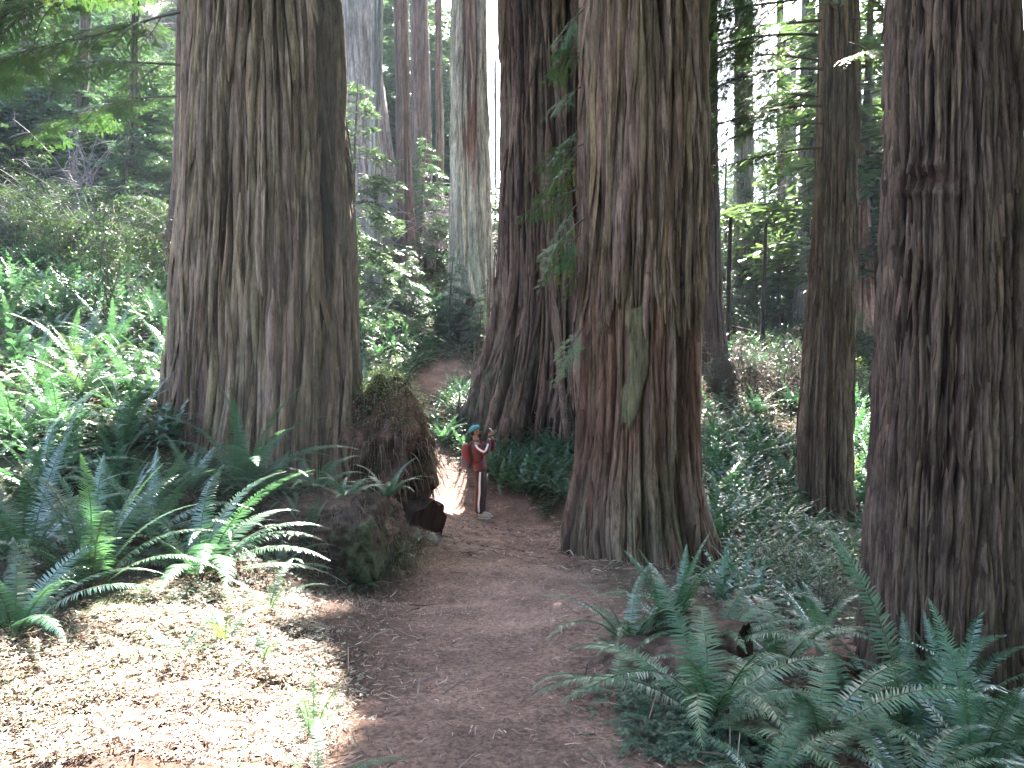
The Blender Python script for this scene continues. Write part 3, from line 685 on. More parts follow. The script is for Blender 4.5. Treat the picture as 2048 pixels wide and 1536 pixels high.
for px, py, L, lab, yg in LEFT:
    fern(px, py, L, lab, n=15, group="sword ferns on the left slope", young=yg, dead=0)
fern(0, 0, .45, "small fern on top of the root mound beside the massive left redwood", n=8, kinds=["mid", "low"], pos=P(735, 800, 11.0), dead=1)
fern(0, 0, .5, "yellowish fern growing out of the right side of the root mound", n=7, kinds=["mid", "low"], young=3, pos=P(818, 850, 11.2), dead=1)

def clump_mesh(seed, nf=15, n=13, kinds="mix"):
    rg = random.Random(seed); mb = MB()
    for i in range(nf):
        u = i / nf; a0 = 82 - 50 * u + rg.uniform(-6, 6); bend = 50 + 30 * u + rg.uniform(-10, 15)
        f = frond_geo(rg.uniform(.75, 1.1), a0, bend, n, .10, rg.uniform(-.15, .15), .2, seed * 50 + i, GREEN if rg.random() > .08 else YOUNG, nr=6)
        az = i * 2.4 + rg.uniform(-.3, .3); mb.merge(f, Matrix.Rotation(az, 4, 'Z'))
    return mb
CL = [clump_mesh(k + 1, rn) for k, rn in enumerate((14, 18, 13, 16, 20))]
CLM = [c.mesh("fern_clump", FERN) for c in CL]
def clumps(poly, n, L, label, group, seed, mind=.35, fn=None):
    """individual ferns filling a patch of slope outlined in the photograph"""
    W = np.array(pixpoly(poly)); rg = np.random.default_rng(seed); lo, hi = W[:, :2].min(0), W[:, :2].max(0); pts = []; tries = 0
    while len(pts) < n and tries < 6000:
        tries += 1; q = rg.uniform(lo, hi)
        if not in_poly(q[0], q[1], W): continue
        if path_d(np.array([q[0]]), np.array([q[1]]))[0] < .12: continue
        if any(math.hypot(q[0] - a, q[1] - b) < mind for a, b in pts): continue
        pts.append(tuple(q))
    for i, (x, y) in enumerate(pts):
        k = rg.uniform(.75, 1.2) * L
        o = link("sword_fern", CLM[rg.integers(5)], None, (x, y, g(x, y) - .04), (rg.uniform(-.12, .12), rg.uniform(-.12, .12), rg.uniform(0, 6.28)), (k, k, k * rg.uniform(.8, 1.1)))
        tag(o, label, "fern", group)
clumps([(985, 1000), (1130, 1000), (1150, 850), (1000, 870), (960, 930)], 34, .8, "green fern right of the person", "ferns right of the person", 1, .38)
clumps([(985, 850), (1140, 850), (1140, 800), (1000, 800)], 8, .8, "fern at the dark redwood's mossy foot", "ferns at the dark redwood's foot", 2, .5)
clumps([(850, 960), (945, 960), (960, 860), (960, 800), (910, 760), (870, 830), (840, 900)], 16, .75, "fern between root mound and upper path", "ferns between mound and upper path", 3, .5)
clumps([(700, 760), (800, 770), (880, 700), (960, 640), (940, 600), (820, 590), (700, 600)], 44, .95, "fern on the slope above the upper path", "ferns on the central slope", 4, .6)
clumps([(1420, 1100), (1590, 1060), (1600, 900), (1420, 830)], 52, .9, "fern in the right valley", "ferns in the right valley", 5, .48)
clumps([(1420, 830), (1600, 830), (1610, 700), (1410, 700)], 12, 1.0, "fern round the brush hummock", "ferns round the brush hummock", 6, .8)
clumps([(1430, 1180), (1700, 1230), (1720, 1060), (1430, 1080)], 20, .62, "fern below the shrub at right", "ferns below the leafy shrub", 7, .38)
clumps([(1705, 1060), (1745, 1060), (1750, 780), (1705, 780)], 14, .9, "fern in the right-hand gap", "ferns in the right-hand gap", 8, .5)
clumps([(1420, 700), (1620, 700), (1620, 655), (1420, 655)], 14, 1.1, "distant pale fern in the right valley", "far ferns on the right", 9, 1.2)
clumps([(0, 640), (340, 650), (330, 560), (0, 540)], 24, 1.0, "bluish fern on the left hillside", "ferns of the left hillside", 10, .9)

def carpet(polys, seed):
    mb = MB(); low = [clump_mesh(60 + k, 9, 8) for k in range(4)]; rg = np.random.default_rng(seed)
    for poly, n, L in polys:
        W = np.array(pixpoly(poly)); lo, hi = W[:, :2].min(0), W[:, :2].max(0); m = 0; tr = 0
        while m < n and tr < 9000:
            tr += 1; q = rg.uniform(lo, hi)
            if not in_poly(q[0], q[1], W) or path_d(q[:1], q[1:])[0] < .1: continue
            k = L * rg.uniform(.7, 1.2); M_ = Matrix.Translation((q[0], q[1], g(q[0], q[1]) - .05)) @ Matrix.Rotation(rg.uniform(0, 6.28), 4, 'Z') @ Matrix.Scale(k, 4)
            mb.merge(low[m % 4], M_, np.array([1, 1, 1.]) * rg.uniform(.75, 1.25)); m += 1
    tag(mb.build("fern_carpet", FERN), "dense carpet of sword ferns filling the valley and slopes between the trunks", None, None, "stuff")
carpet([([(1420, 1100), (1590, 1060), (1600, 900), (1420, 830)], 60, .85), ([(1420, 830), (1620, 830), (1620, 690), (1410, 690)], 26, 1.0), ([(985, 1000), (1130, 1000), (1150, 840), (1000, 850), (960, 930)], 34, .75),
        ([(700, 760), (800, 770), (880, 700), (960, 640), (940, 600), (820, 590), (700, 600)], 36, .95), ([(1705, 1060), (1760, 1060), (1760, 760), (1705, 760)], 16, .9), ([(0, 640), (360, 650), (340, 540), (0, 520)], 30, 1.1), ([(850, 960), (945, 900), (960, 800), (910, 740), (860, 830)], 16, .75), ([(1430, 1200), (1700, 1250), (1720, 1080), (1430, 1080)], 30, .6), ([(0, 1020), (340, 960), (350, 850), (0, 850)], 22, .7), ([(0, 850), (340, 840), (350, 640), (0, 640)], 26, .9)], 5)

# ------------------------------------------------------------------ needle and leaf geometry
def blades(C, D, Wv, L, W, col, mb, jit=.15, rg=R, droop=.0):
    """little pointed blades: base C, direction D, width direction Wv"""
    n = len(C); L = np.broadcast_to(L, (n,))[:, None]; W = np.broadcast_to(W, (n,))[:, None]
    D = D + rg.normal(0, jit, (n, 3)); D /= np.linalg.norm(D, axis=1)[:, None]
    V = np.stack([C, C + D * L * .45 + Wv * W * .5, C + D * L + np.array([0, 0, -1.]) * droop * L, C + D * L * .45 - Wv * W * .5], 1).reshape(-1, 3)
    k = np.arange(n)[:, None] * 4; F = np.concatenate([k, k + 1, k + 2, k + 3], 1)
    c = np.asarray(col) * rg.uniform(.7, 1.3, (n, 1)); mb.add(V, F, np.repeat(c, 4, 0))
def spray(L, seed, ntw=16, nl=20, nlen=.022, nw=.0045, droop=.35, col=(.06, .12, .035), lod=0, tw_len=.38):
    """flat redwood spray along +X: side twigs carrying two rows of needles. Returns (stems, foliage)"""
    rg = np.random.default_rng(seed); st = MB(); fo = MB()
    t = np.linspace(0, 1, 9); main = np.stack([t * L, .06 * L * np.sin(t * 3 + seed), -droop * L * t ** 2], 1)
    V, F = tube(main, .012 * L * (1 - .85 * t) + .001, 4); st.add(V, F)
    for i in range(ntw):
        u = .12 + .86 * (i + .5) / ntw; s = 1 if i % 2 else -1
        b = np.array([np.interp(u, t, main[:, k]) for k in range(3)])
        l = L * tw_len * (math.sin(min(1, u * 1.3 + .15) * math.pi) ** .5 * .8 + .25) * rg.uniform(.6, 1.15)
        a = math.radians(rg.uniform(40, 66)) * s; dirv = np.array([math.cos(a), math.sin(a), rg.uniform(-.25, .05)])
        q = np.linspace(0, 1, 5)[:, None]; tw = b + dirv * l * q + np.array([0, 0, -1]) * l * .35 * q ** 2 + np.array([1, 0, 0]) * l * .12 * q ** 2
        V, F = tube(tw, .0035 * (1 - .7 * q[:, 0]) * (1 if lod == 0 else 2), 3); st.add(V, F)
        seg = [(tw, l)]
        for j in range(3 if l > .12 else 0):
            v = rg.uniform(.25, .85); s2 = 1 if j % 2 else -1; a2 = a + math.radians(rg.uniform(30, 50)) * s2
            bb = np.array([np.interp(v, q[:, 0], tw[:, k]) for k in range(3)]); l2 = l * rg.uniform(.3, .5)
            seg.append((bb + np.array([math.cos(a2), math.sin(a2), -.2]) * l2 * q + np.array([0, 0, -1]) * l2 * .2 * q ** 2, l2))
        for pts, ll in seg:
            m = max(5, int(ll / (.0125 if lod == 0 else .03)))
            v = np.repeat(np.linspace(.06, 1, m), 2); sg = np.tile([1., -1.], m)
            C = np.stack([np.interp(v, q[:, 0], pts[:, k]) for k in range(3)], 1)
            d = pts[-1] - pts[0]; d /= np.linalg.norm(d) + 1e-9; sd = np.cross([0, 0, 1.], d); sd /= np.linalg.norm(sd) + 1e-9
            D = sd * sg[:, None] * .85 + d * .55
            k = 1 if lod == 0 else 1.9
            blades(C, D, np.broadcast_to(d, C.shape), nlen * k * (1.05 - .5 * np.abs(v - .4)), nw * k * 1.15, col, fo, .12, rg)
    return st, fo
SPR_M = []
for k in range(5):
    st, fo = spray(1.0, 500 + k, 18, nlen=.034, nw=.0115, droop=(.2, .35, .5, .3, .15)[k], col=(.065, .125, .045))
    SPR_M.append((st.mesh("branch", TWIG), fo.mesh("foliage", NEEDLE)))
YSPR = []
for k in range(3):
    st, fo = spray(1.0, 520 + k, 16, nlen=.036, nw=.0115, droop=(.25, .45, .35)[k], col=(.12, .17, .055))
    YSPR.append((st.mesh("branch", TWIG), fo.mesh("foliage", NEEDLE)))
def branch(tree, base, az, L, kind=0, tilt=0.0, roll=0.0, yellow=False):
    """a spray-bearing branch, part of a tree (world coordinates)"""
    s, f = (YSPR if yellow else SPR_M)[kind]
    o = link("branch", s, tree); loc = Vector([float(v) for v in base]) - tree.location
    o.location = loc; o.rotation_euler = (roll, tilt, az - tree.rotation_euler[2]); o.scale = (L, L, L)
    link("foliage", f, o)
    return o
def fan(tree, base, az, L, n, seed, spread=.9, dz=.0, yellow=0.0):
    """a limb with sprays along it"""
    rg = random.Random(seed); t = np.linspace(0, 1, 9)[:, None]; d = np.array([math.cos(az), math.sin(az), 0.])
    pts = np.array(base) + d * L * t + np.array([0, 0, 1.]) * (dz * t - .22 * L * t ** 2) + np.array([-d[1], d[0], 0]) * .08 * L * np.sin(t * 4 + seed)
    mb = MB(); V, F = tube(pts - np.array(tree.location), .009 * L * (1 - .85 * t[:, 0]) + .002, 5); mb.add(V, F)
    mb.build("limb", TWIG, tree)
    n = int(n * 1.9)
    for i in range(n):
        u = .12 + .88 * (i + .7) / n; p = [np.interp(u, t[:, 0], pts[:, k]) for k in range(3)]
        s = 1 if i % 2 else -1
        branch(tree, p, az + s * rg.uniform(.25, spread), rg.uniform(.5, 1.0) * min(1.3, L * .45), rg.randrange(3 if yellow > rg.random() else 3), rg.uniform(.0, .35), rg.uniform(-.4, .4), yellow > rg.random())
    branch(tree, pts[-1], az, min(1.2, L * .4), rg.randrange(3), .3, 0, yellow > rg.random())

# sprays sprouting from the torn-bark redwood (hang in front of the dark redwood)
for i, (px, py, Y, az, L, y_) in enumerate([(1168, 285, 9.9, 200, .62, 0), (1170, 255, 10.4, 170, .55, 0), (1168, 440, 9.8, 205, .72, 1), (1166, 400, 10.3, 165, .7, 1), (1168, 330, 10.5, 185, .6, 1), (1165, 470, 10.0, 215, .62, 0), (1166, 500, 10.4, 180, .5, 1),
                                     (1170, 655, 10.0, 190, .55, 1), (1170, 100, 10.2, 195, .6, 0), (1170, 170, 10.2, 175, .5, 0), (1166, 540, 10.2, 200, .45, 1), (1168, 20, 10.2, 190, .6, 0), (1165, 370, 9.9, 190, .68, 0), (1165, 300, 10.6, 160, .6, 1)]):
    branch(treeB, P(px, py, Y), math.radians(az), L * 1.45, i % 3, .35 + .12 * (i % 4), .5 * (-1) ** i, bool(y_))
# high limbs on the right, from the slender redwood
for i, (px, py, Y, az, L, n, y_) in enumerate([(1655, -60, 12.5, 185, 3.0, 11, .3), (1650, 30, 13.2, 178, 2.9, 11, .45), (1650, 110, 13.8, 190, 2.7, 10, .6), (1640, 190, 14.0, 183, 2.4, 9, .4), (1600, -90, 10.6, 190, 2.3, 10, .1), (1560, -40, 10.2, 172, 2.1, 9, .1),
                                             (1665, 20, 11.0, 250, 1.3, 6, .8), (1640, -40, 11.5, 300, 1.5, 6, .8), (1680, 130, 12.0, 270, 1.0, 5, .9), (1700, 40, 13.5, 350, 1.6, 6, .9), (1500, -140, 10.0, 200, 1.8, 8, .1), (1430, -60, 9.8, 190, 1.1, 6, .0), (1640, 250, 14.0, 200, 1.8, 6, .5), (1705, 170, 14.5, 10, 1.4, 5, .9), (1640, -20, 12, 165, 2.6, 12, .3), (1640, 60, 11.5, 170, 2.4, 10, .4), (1645, 140, 12.5, 175, 2.6, 11, .5), (1635, 220, 13, 180, 2.8, 11, .3), (1640, 300, 14, 188, 2.2, 8, .3), (1690, -60, 11, 5, 1.2, 7, .9), (1690, -10, 13, 20, 1.6, 7, .9), (1690, 90, 13, 15, 1.3, 6, .9)]):
    fan(treeE, P(px, py, Y), math.radians(az), L, n, i + 3, yellow=y_)
# upper left, hanging into the picture from the reddish trunk
for i, (px, py, Y, az, L, n, y_) in enumerate([(360, -40, 13.5, 185, 3.2, 11, .5), (370, 30, 14.5, 178, 3.2, 11, .3), (365, -80, 11.5, 195, 2.6, 10, .6), (365, 120, 17, 190, 3.4, 10, .2), (300, -90, 11, 200, 2.4, 9, .4), (180, -90, 11, 190, 2.2, 9, .1), (360, 200, 19, 185, 3.0, 8, .2), (100, -60, 13, 170, 2.8, 9, .1)]):
    fan(FT[0], P(px, py, Y), math.radians(az), L, n, i + 33, yellow=y_)

# ------------------------------------------------------------------ conifers with full crowns (middle and far distance)
def crown(H, Rr, seed, nb=46, bl=.13, bw=.035, col=(.055, .11, .045), z0=.12, gap=.35, tw=17):
    nb = int(nb * 1.2); bl *= 1.1; bw *= 1.9
    rg = np.random.default_rng(seed); fo = MB(); tr = MB()
    t = np.linspace(0, 1, 8); tk = np.stack([.1 * np.sin(t * 3), .1 * np.cos(t * 2), t * H], 1)
    V, F = tube(tk, .028 * H ** .5 * Rr ** .5 * .75 * (1 - .9 * t) + .008, 6); tr.add(V, F)
    for b in range(nb):
        u = z0 + (1 - z0) * ((b + rg.random()) / nb); L = Rr * (1 - u) ** .75 * rg.uniform(.55, 1.1) + .12
        az = rg.uniform(0, 6.283); d = np.array([math.cos(az), math.sin(az), 0]); q = np.linspace(0, 1, 6)[:, None]
        base = np.array([0, 0, u * H]); dr = rg.uniform(.15, .5)
        pts = base + d * L * q + np.array([0, 0, 1.]) * L * (.15 * q - dr * q ** 2)
        V, F = tube(pts, (.012 * L) * (1 - .8 * q[:, 0]) + .004, 3); tr.add(V, F)
        nt = max(4, int(tw * L / Rr * 1.6))
        for k in range(nt):
            v = gap * .5 + (1 - gap * .5) * (k + rg.random()) / nt; s = 1 if k % 2 else -1
            c0 = np.array([np.interp(v, q[:, 0], pts[:, m]) for m in range(3)])
            a = az + s * rg.uniform(.6, 1.2); l = L * .42 * (1.1 - .7 * v) * rg.uniform(.6, 1.2) + .08
            dd = np.array([math.cos(a), math.sin(a), rg.uniform(-.35, .05)])
            m = max(3, int(l / (bl * .42))); w = (np.arange(m) + .5)[:, None] / m
            C = c0 + dd * l * w + np.array([0, 0, -1.]) * l * .25 * w ** 2
            sd = np.cross([0, 0, 1.], dd); C = np.repeat(C, 2, 0); sg = np.tile([1., -1.], m)[:, None]
            blades(C, sd * sg * .8 + dd * .6, np.broadcast_to(dd / np.linalg.norm(dd), C.shape), bl, bw, col, fo, .25, rg, .1)
    return tr, fo
CR = []
for k, (H, Rr, nb, bl, bw, c) in enumerate([(9, 2.3, 52, .16, .05, (.070, .110, .066)), (7, 1.9, 44, .15, .045, (.075, .115, .064)), (12, 2.6, 60, .2, .06, (.055, .09, .05)), (4, 1.4, 40, .10, .03, (.05, .10, .05)), (3, 1.3, 34, .09, .026, (.058, .10, .07)), (6, 2.2, 36, .14, .045, (.09, .13, .06))]):
    tr, fo = crown(H, Rr, 700 + k, nb, bl, bw, c)
    CR.append((tr.mesh("trunk", TWIG), fo.mesh("crown", NEEDLE), H))
def conifer(px, py, Y, H, k, label, group, rz=None, wide=1.0):
    if Y > 34 and 925 < px < 1040: return
    x = (px - 1024) / FPX * Y; zg = g(x, Y)
    t = tag(empty("conifer_tree", (x, Y, zg - .1), random.uniform(0, 6.28) if rz is None else rz), label, "tree", group)
    s = H / CR[k][2]; t.scale = (s * wide, s * wide, s)
    link("trunk", CR[k][0], t); link("crown", CR[k][1], t)
    return t
rgc = random.Random(77)
def zone(n, px0, px1, Y0, Y1, H0, H1, ks, label, group, wide=1.0):
    for i in range(n):
        Y = Y0 + (Y1 - Y0) * ((i + rgc.random()) / n)
        conifer(px0 + (px1 - px0) * ((i * .618 + rgc.random() * .2) % 1), 0, Y, rgc.uniform(H0, H1), rgc.choice(ks), label, group, None, wide * rgc.uniform(.8, 1.25))
# soft young hemlocks in the centre distance
conifer(905, 0, 27.5, 3.2, 4, "soft green young hemlock in front of the pale trunk's left foot", "young hemlocks on the central slope")
conifer(975, 0, 27.0, 2.6, 3, "small young hemlock at the right foot of the pale trunk", "young hemlocks on the central slope")
conifer(815, 0, 28, 3.0, 4, "dull green young hemlock between the dark distant trunk and the ferns", "young hemlocks on the central slope")
conifer(850, 0, 34, 6.0, 3, "veil-like conifer left of the pale trunk", "young hemlocks on the central slope")
conifer(716, 0, 24, 8.5, 1, "conifer with pale drooping sprays right beside the massive left redwood", "young hemlocks on the central slope")
zone(8, 860, 900, 40, 60, 10, 18, [0, 2], "conifer in the gap left of the pale trunk", "conifers behind the pale trunk")
zone(9, 700, 850, 43, 62, 9, 17, [0, 2, 1], "conifer among the central distant trunks", "conifers of the central distance")
zone(9, 1410, 1600, 32, 48, 3, 6, [0, 1, 3], "shaded conifer in the right-hand thicket", "conifers of the right thicket", 1.1)
zone(8, 1400, 1640, 50, 75, 6, 13, [0, 2, 2], "tall conifer closing the view on the right", "tall conifers of the right distance")
zone(4, 1420, 1660, 42, 54, 7, 12, [5, 1, 0], "leafy conifer above the right thicket", "bright conifers of the right distance", 1.25)
zone(3, 1440, 1800, 62, 74, 12, 18, [2, 0, 5], "very tall conifer on the right", "highest conifers of the right distance", 1.5)
zone(13, 1690, 1775, 34, 70, 5, 24, [5, 1, 5], "sunlit conifer between the right-hand trunks", "sunlit trees in the right gap")
zone(5, 2020, 2110, 24, 50, 6, 14, [5, 1], "bright tree at the right edge", "trees at the right edge")
zone(17, -180, 370, 24, 38, 3, 7, [3, 4, 1, 0], "young conifer on the left hillside", "conifers of the left hillside", 1.1)
zone(16, -200, 380, 38, 62, 8, 15, [0, 2, 1], "tall conifer high on the left hillside", "tall conifers of the left hillside")
zone(14, 1030, 1400, 48, 75, 8, 18, [0, 2], "conifer behind the central redwoods", "conifers behind the central redwoods")

# ------------------------------------------------------------------ shrubs
def shrub(H, Rr, seed, stems=7, nleaf=2200, ls=.035, col=(.070, .110, .066), bare=0.0, twig=.006):
    rg = np.random.default_rng(seed); st = MB(); fo = MB(); tips = []
    for s in range(stems):
        az = rg.uniform(0, 6.28); lean = rg.uniform(.15, 1.0); t = np.linspace(0, 1, 8)[:, None]
        d = np.array([math.cos(az), math.sin(az), 0]); L = H * rg.uniform(.6, 1.05)
        pts = d * Rr * lean * t ** 1.4 + np.array([0, 0, L]) * (t - .18 * lean * t ** 3) + .06 * H * np.sin(t * 5 + s) * np.array([-d[1], d[0], 0])
        V, F = tube(pts, twig * 1.7 * (1 - .75 * t[:, 0]), 4); st.add(V, F)
        for b in range(9):
            u = rg.uniform(.25, 1); base = np.array([np.interp(u, t[:, 0], pts[:, k]) for k in range(3)])
            dv = rg.normal(0, 1, 3) * [1, 1, .35]; dv /= np.linalg.norm(dv); l = H * rg.uniform(.15, .38) * (1.2 - u * .5)
            q = np.linspace(0, 1, 5)[:, None]; br = base + dv * l * q + np.array([0, 0, -.2 * l]) * q ** 2
            V, F = tube(br, twig * .7 * (1 - .7 * q[:, 0]), 3); st.add(V, F); tips.append((br, l, dv))
    if bare < 1:
        per = int(nleaf * (1 - bare) / len(tips))
        for br, l, dv in tips:
            v = rg.uniform(.05, 1.05, per); q = np.linspace(0, 1, 5)
            C = np.stack([np.interp(v, q, br[:, k]) for k in range(3)], 1) + rg.normal(0, ls * 1.1, (per, 3)) * [1, 1, .6]
            D = rg.normal(0, 1, (per, 3)) * [1, 1, .35] + dv * .6; D /= np.linalg.norm(D, axis=1)[:, None]
            Wv = np.cross(D, [0, 0, 1.]); Wv /= np.linalg.norm(Wv, axis=1)[:, None] + 1e-6
            blades(C, D, Wv, ls * rg.uniform(.6, 1.2, per), ls * .5, col, fo, .15, rg, .1)
    return st.mesh("stems", (BROWNTWIG if seed > 911 else GREYTWIG) if bare >= .5 else TWIG), (fo.mesh("foliage", LEAF) if bare < 1 else None)
SH = [shrub(1.6, .9, 900, 8, 3200, .05), shrub(1.3, 1.0, 901, 8, 2800, .045, (.06, .10, .055)), shrub(2.2, 1.1, 902, 9, 3600, .055, (.05, .09, .05)), shrub(1.0, .8, 903, 7, 2600, .034, (.05, .085, .045)), shrub(1.5, 1.0, 904, 8, 2400, .05, (.12, .15, .045))]
BARE = [shrub(2.0, 1.3, 910, 16, 0, bare=1, twig=.008), shrub(1.5, 1.4, 911, 18, 0, bare=1, twig=.007), shrub(1.6, 1.3, 912, 22, 0, bare=1, twig=.007)]
def bush(x, y, s, k, label, group, name="huckleberry_shrub", cat="shrub", lift=0.0, bare=False):
    t = tag(empty(name, (x, y, g(x, y) - .05 + lift), random.uniform(0, 6.28)), label, cat, group); t.scale = (s, s, s)
    a, b = (BARE if bare else SH)[k]; link("stems", a, t)
    if b: link("foliage", b, t)
    return t
def bushes(poly, n, s0, s1, ks, label, group, seed, bare=False, name="huckleberry_shrub"):
    W = np.array(pixpoly(poly)); rg = np.random.default_rng(seed); lo, hi = W[:, :2].min(0), W[:, :2].max(0); m = 0; tr = 0
    while m < n and tr < 4000:
        tr += 1; q = rg.uniform(lo, hi)
        if not in_poly(q[0], q[1], W) or path_d(q[:1], q[1:])[0] < .4: continue
        bush(q[0], q[1], rg.uniform(s0, s1), ks[rg.integers(len(ks))], label, group, name, bare=bare); m += 1
bushes([(0, 560), (370, 590), (370, 420), (0, 330)], 26, .9, 1.5, [0, 1, 2], "leafy shrub on the lower left hillside", "shrubs of the lower left hillside", 1)
bushes([(0, 330), (370, 420), (370, 120), (0, 40)], 34, 1.1, 2.0, [0, 2, 1], "shrub on the steep upper left hillside", "shrubs of the upper left hillside", 2)
bushes([(0, 540), (370, 560), (370, 200), (0, 150)], 16, 1.2, 2.2, [0, 1], "grey leafless shrub on the left hillside", "leafless shrubs of the left hillside", 3, True, "leafless_shrub")
bushes([(700, 590), (880, 560), (870, 470), (700, 440)], 14, 1.3, 2.4, [0, 1], "bluish-grey leafless shrub on the central slope", "leafless shrubs of the central slope", 4, True, "leafless_shrub")
bushes([(700, 600), (990, 590), (960, 520), (700, 520)], 8, .6, 1.1, [1, 3], "low dark shrub on the central slope", "low shrubs of the central slope", 5)
bushes([(1420, 690), (1620, 690), (1620, 640), (1420, 640)], 10, 1.0, 1.6, [0, 2], "dim shrub at the far side of the right valley", "shrubs of the right distance", 6)
for i, (px, py, s, k, lab) in enumerate([(205, 640, 1.55, 2, "tall thin huckleberry shrub with a pale leafy tip on the left slope"), (330, 600, 1.2, 0, "dark glossy huckleberry shrub left of the massive redwood"), (270, 590, 1.0, 4, "yellow-leaved small shrub above the dark hollow on the left"),
        (1600, 1200, .75, 3, "dark glossy shrub in the gap left of the nearest right trunk"), (1650, 1230, .62, 3, "lower shrub against the nearest right trunk's left side"), (1560, 1160, .6, 1, "small shrub under the slender redwood"),
        (910, 770, .75, 3, "small pale-leaved shrub at the end of the upper path"), (985, 800, 1.0, 3, "dark leafy shrub on the left foot of the dark fluted redwood"), (1110, 830, .9, 1, "scrubby shrub at the dark redwood's right foot"), (1730, 700, 1.3, 4, "bright yellow-green bush between the right-hand trunks"), (1735, 800, 1.1, 4, "sunlit bush at the foot of the gap on the right"), (945, 660, .9, 3, "bluish small bush right of the leaning broken snag")]):
    h = hit(px, py); bush(h[0], h[1], s, k, lab, "single shrubs")
for i, (px, py) in enumerate([(1440, 790), (1500, 800), (1560, 800), (1590, 760), (1470, 760)]):
    h = hit(px, py); bush(h[0], h[1], 1.2, 2, "dead brown brush on the shaded hummock", "dead brush on the hummock", "dead_brush", "brush", bare=True)

# ------------------------------------------------------------------ logs, stumps and the root mound
def lump(name, P0, size, seed, mat, colf, label, cat, noise_amp=.22, nsub=(90, 70), sq=2.6, lean=(0, 0)):
    """rounded block with a rugged surface, standing on the ground at P0"""
    nu, nv = nsub; u = np.linspace(0, 2 * np.pi, nu, endpoint=False); v = np.linspace(0, np.pi, nv)
    U, Vv = np.meshgrid(u, v); c, s_ = np.cos(U), np.sin(U)
    k = (np.abs(c) ** sq + np.abs(s_) ** sq) ** (-1 / sq); sv, cv = np.sin(Vv), np.cos(Vv)
    kv = (np.abs(sv) ** sq + np.abs(cv) ** sq) ** (-1 / sq)
    X = np.stack([c * k * sv * kv, s_ * k * sv * kv, cv * kv], -1)
    n = fbm(X[..., 0] * 1.7 + seed, X[..., 1] * 1.7, X[..., 2] * 1.7, seed, 5); n2 = fbm(X[..., 0] * 7, X[..., 1] * 7, X[..., 2] * 7, seed + 9, 3)
    X = X * (1 + noise_amp * n + noise_amp * .3 * n2)[..., None]
    Q = X * np.array(size) / 2; Q[..., 2] += size[2] / 2 - .15
    Q[..., 0] += lean[0] * Q[..., 2]; Q[..., 1] += lean[1] * Q[..., 2]
    i = np.arange(nv - 1)[:, None] * nu; j = np.arange(nu)[None]; j2 = (j + 1) % nu
    F = np.stack([i + j, i + nu + j, i + nu + j2, i + j2], -1).reshape(-1, 4)
    mb = MB(); mb.add(Q.reshape(-1, 3), F, colf(Q, n, n2).reshape(-1, 3))
    return tag(mb.build(name, mat, None, P0), label, cat), Q
def two(a, b, w): w = np.clip(w, 0, 1)[..., None]; return np.array(a) * (1 - w) + np.array(b) * w
ROUGH = bark_material("rotten_wood", .5, .9)
# mossy stump at the corner of the bank
ps = P(728, 1190, 8.2); ps[2] = g(ps[0], ps[1]) - .1
lump("mossy_stump", ps, (.52, 1.3, .84), 61, EARTH, lambda Q, n, n2: two((.065, .045, .035), (.055, .070, .032), sm(-.1, .6, Q[..., 0] * 1.9 + n * 1.4 + n2 * .6 - sm(.45, .7, Q[..., 2]) * .9) * .8), "moss-covered stump corner of the bank beside the path", "stump", .3, (120, 90), 4.0)
# soil bank that joins the left redwood's roots to the stump and the mound
pk = P(645, 1130, 8.5); pk[2] = g(pk[0], pk[1]) - .25
bank, BQ = lump("earth_bank", pk, (1.7, 1.3, .62), 63, EARTH, lambda Q, n, n2: two((.06, .038, .03), (.15, .095, .075), n + .5 + n2 * .8), None, None, .3, (130, 80), 2.6); tag(bank, None, None, None, "structure")
# big root mound
pm = P(770, 1100, 10.6); pm[2] = g(pm[0], pm[1]) - .2
mound, MQ = lump("root_mound", pm, (1.2, 1.5, 2.15), 66, EARTH, lambda Q, n, n2: two((.045, .026, .02), (.15, .085, .06), n * 1.2 + .4 + n2), "shaggy red-brown mound of matted roots between the left redwood and the person", "root mound", .5, (150, 120), 2.2, (-.02, .05))
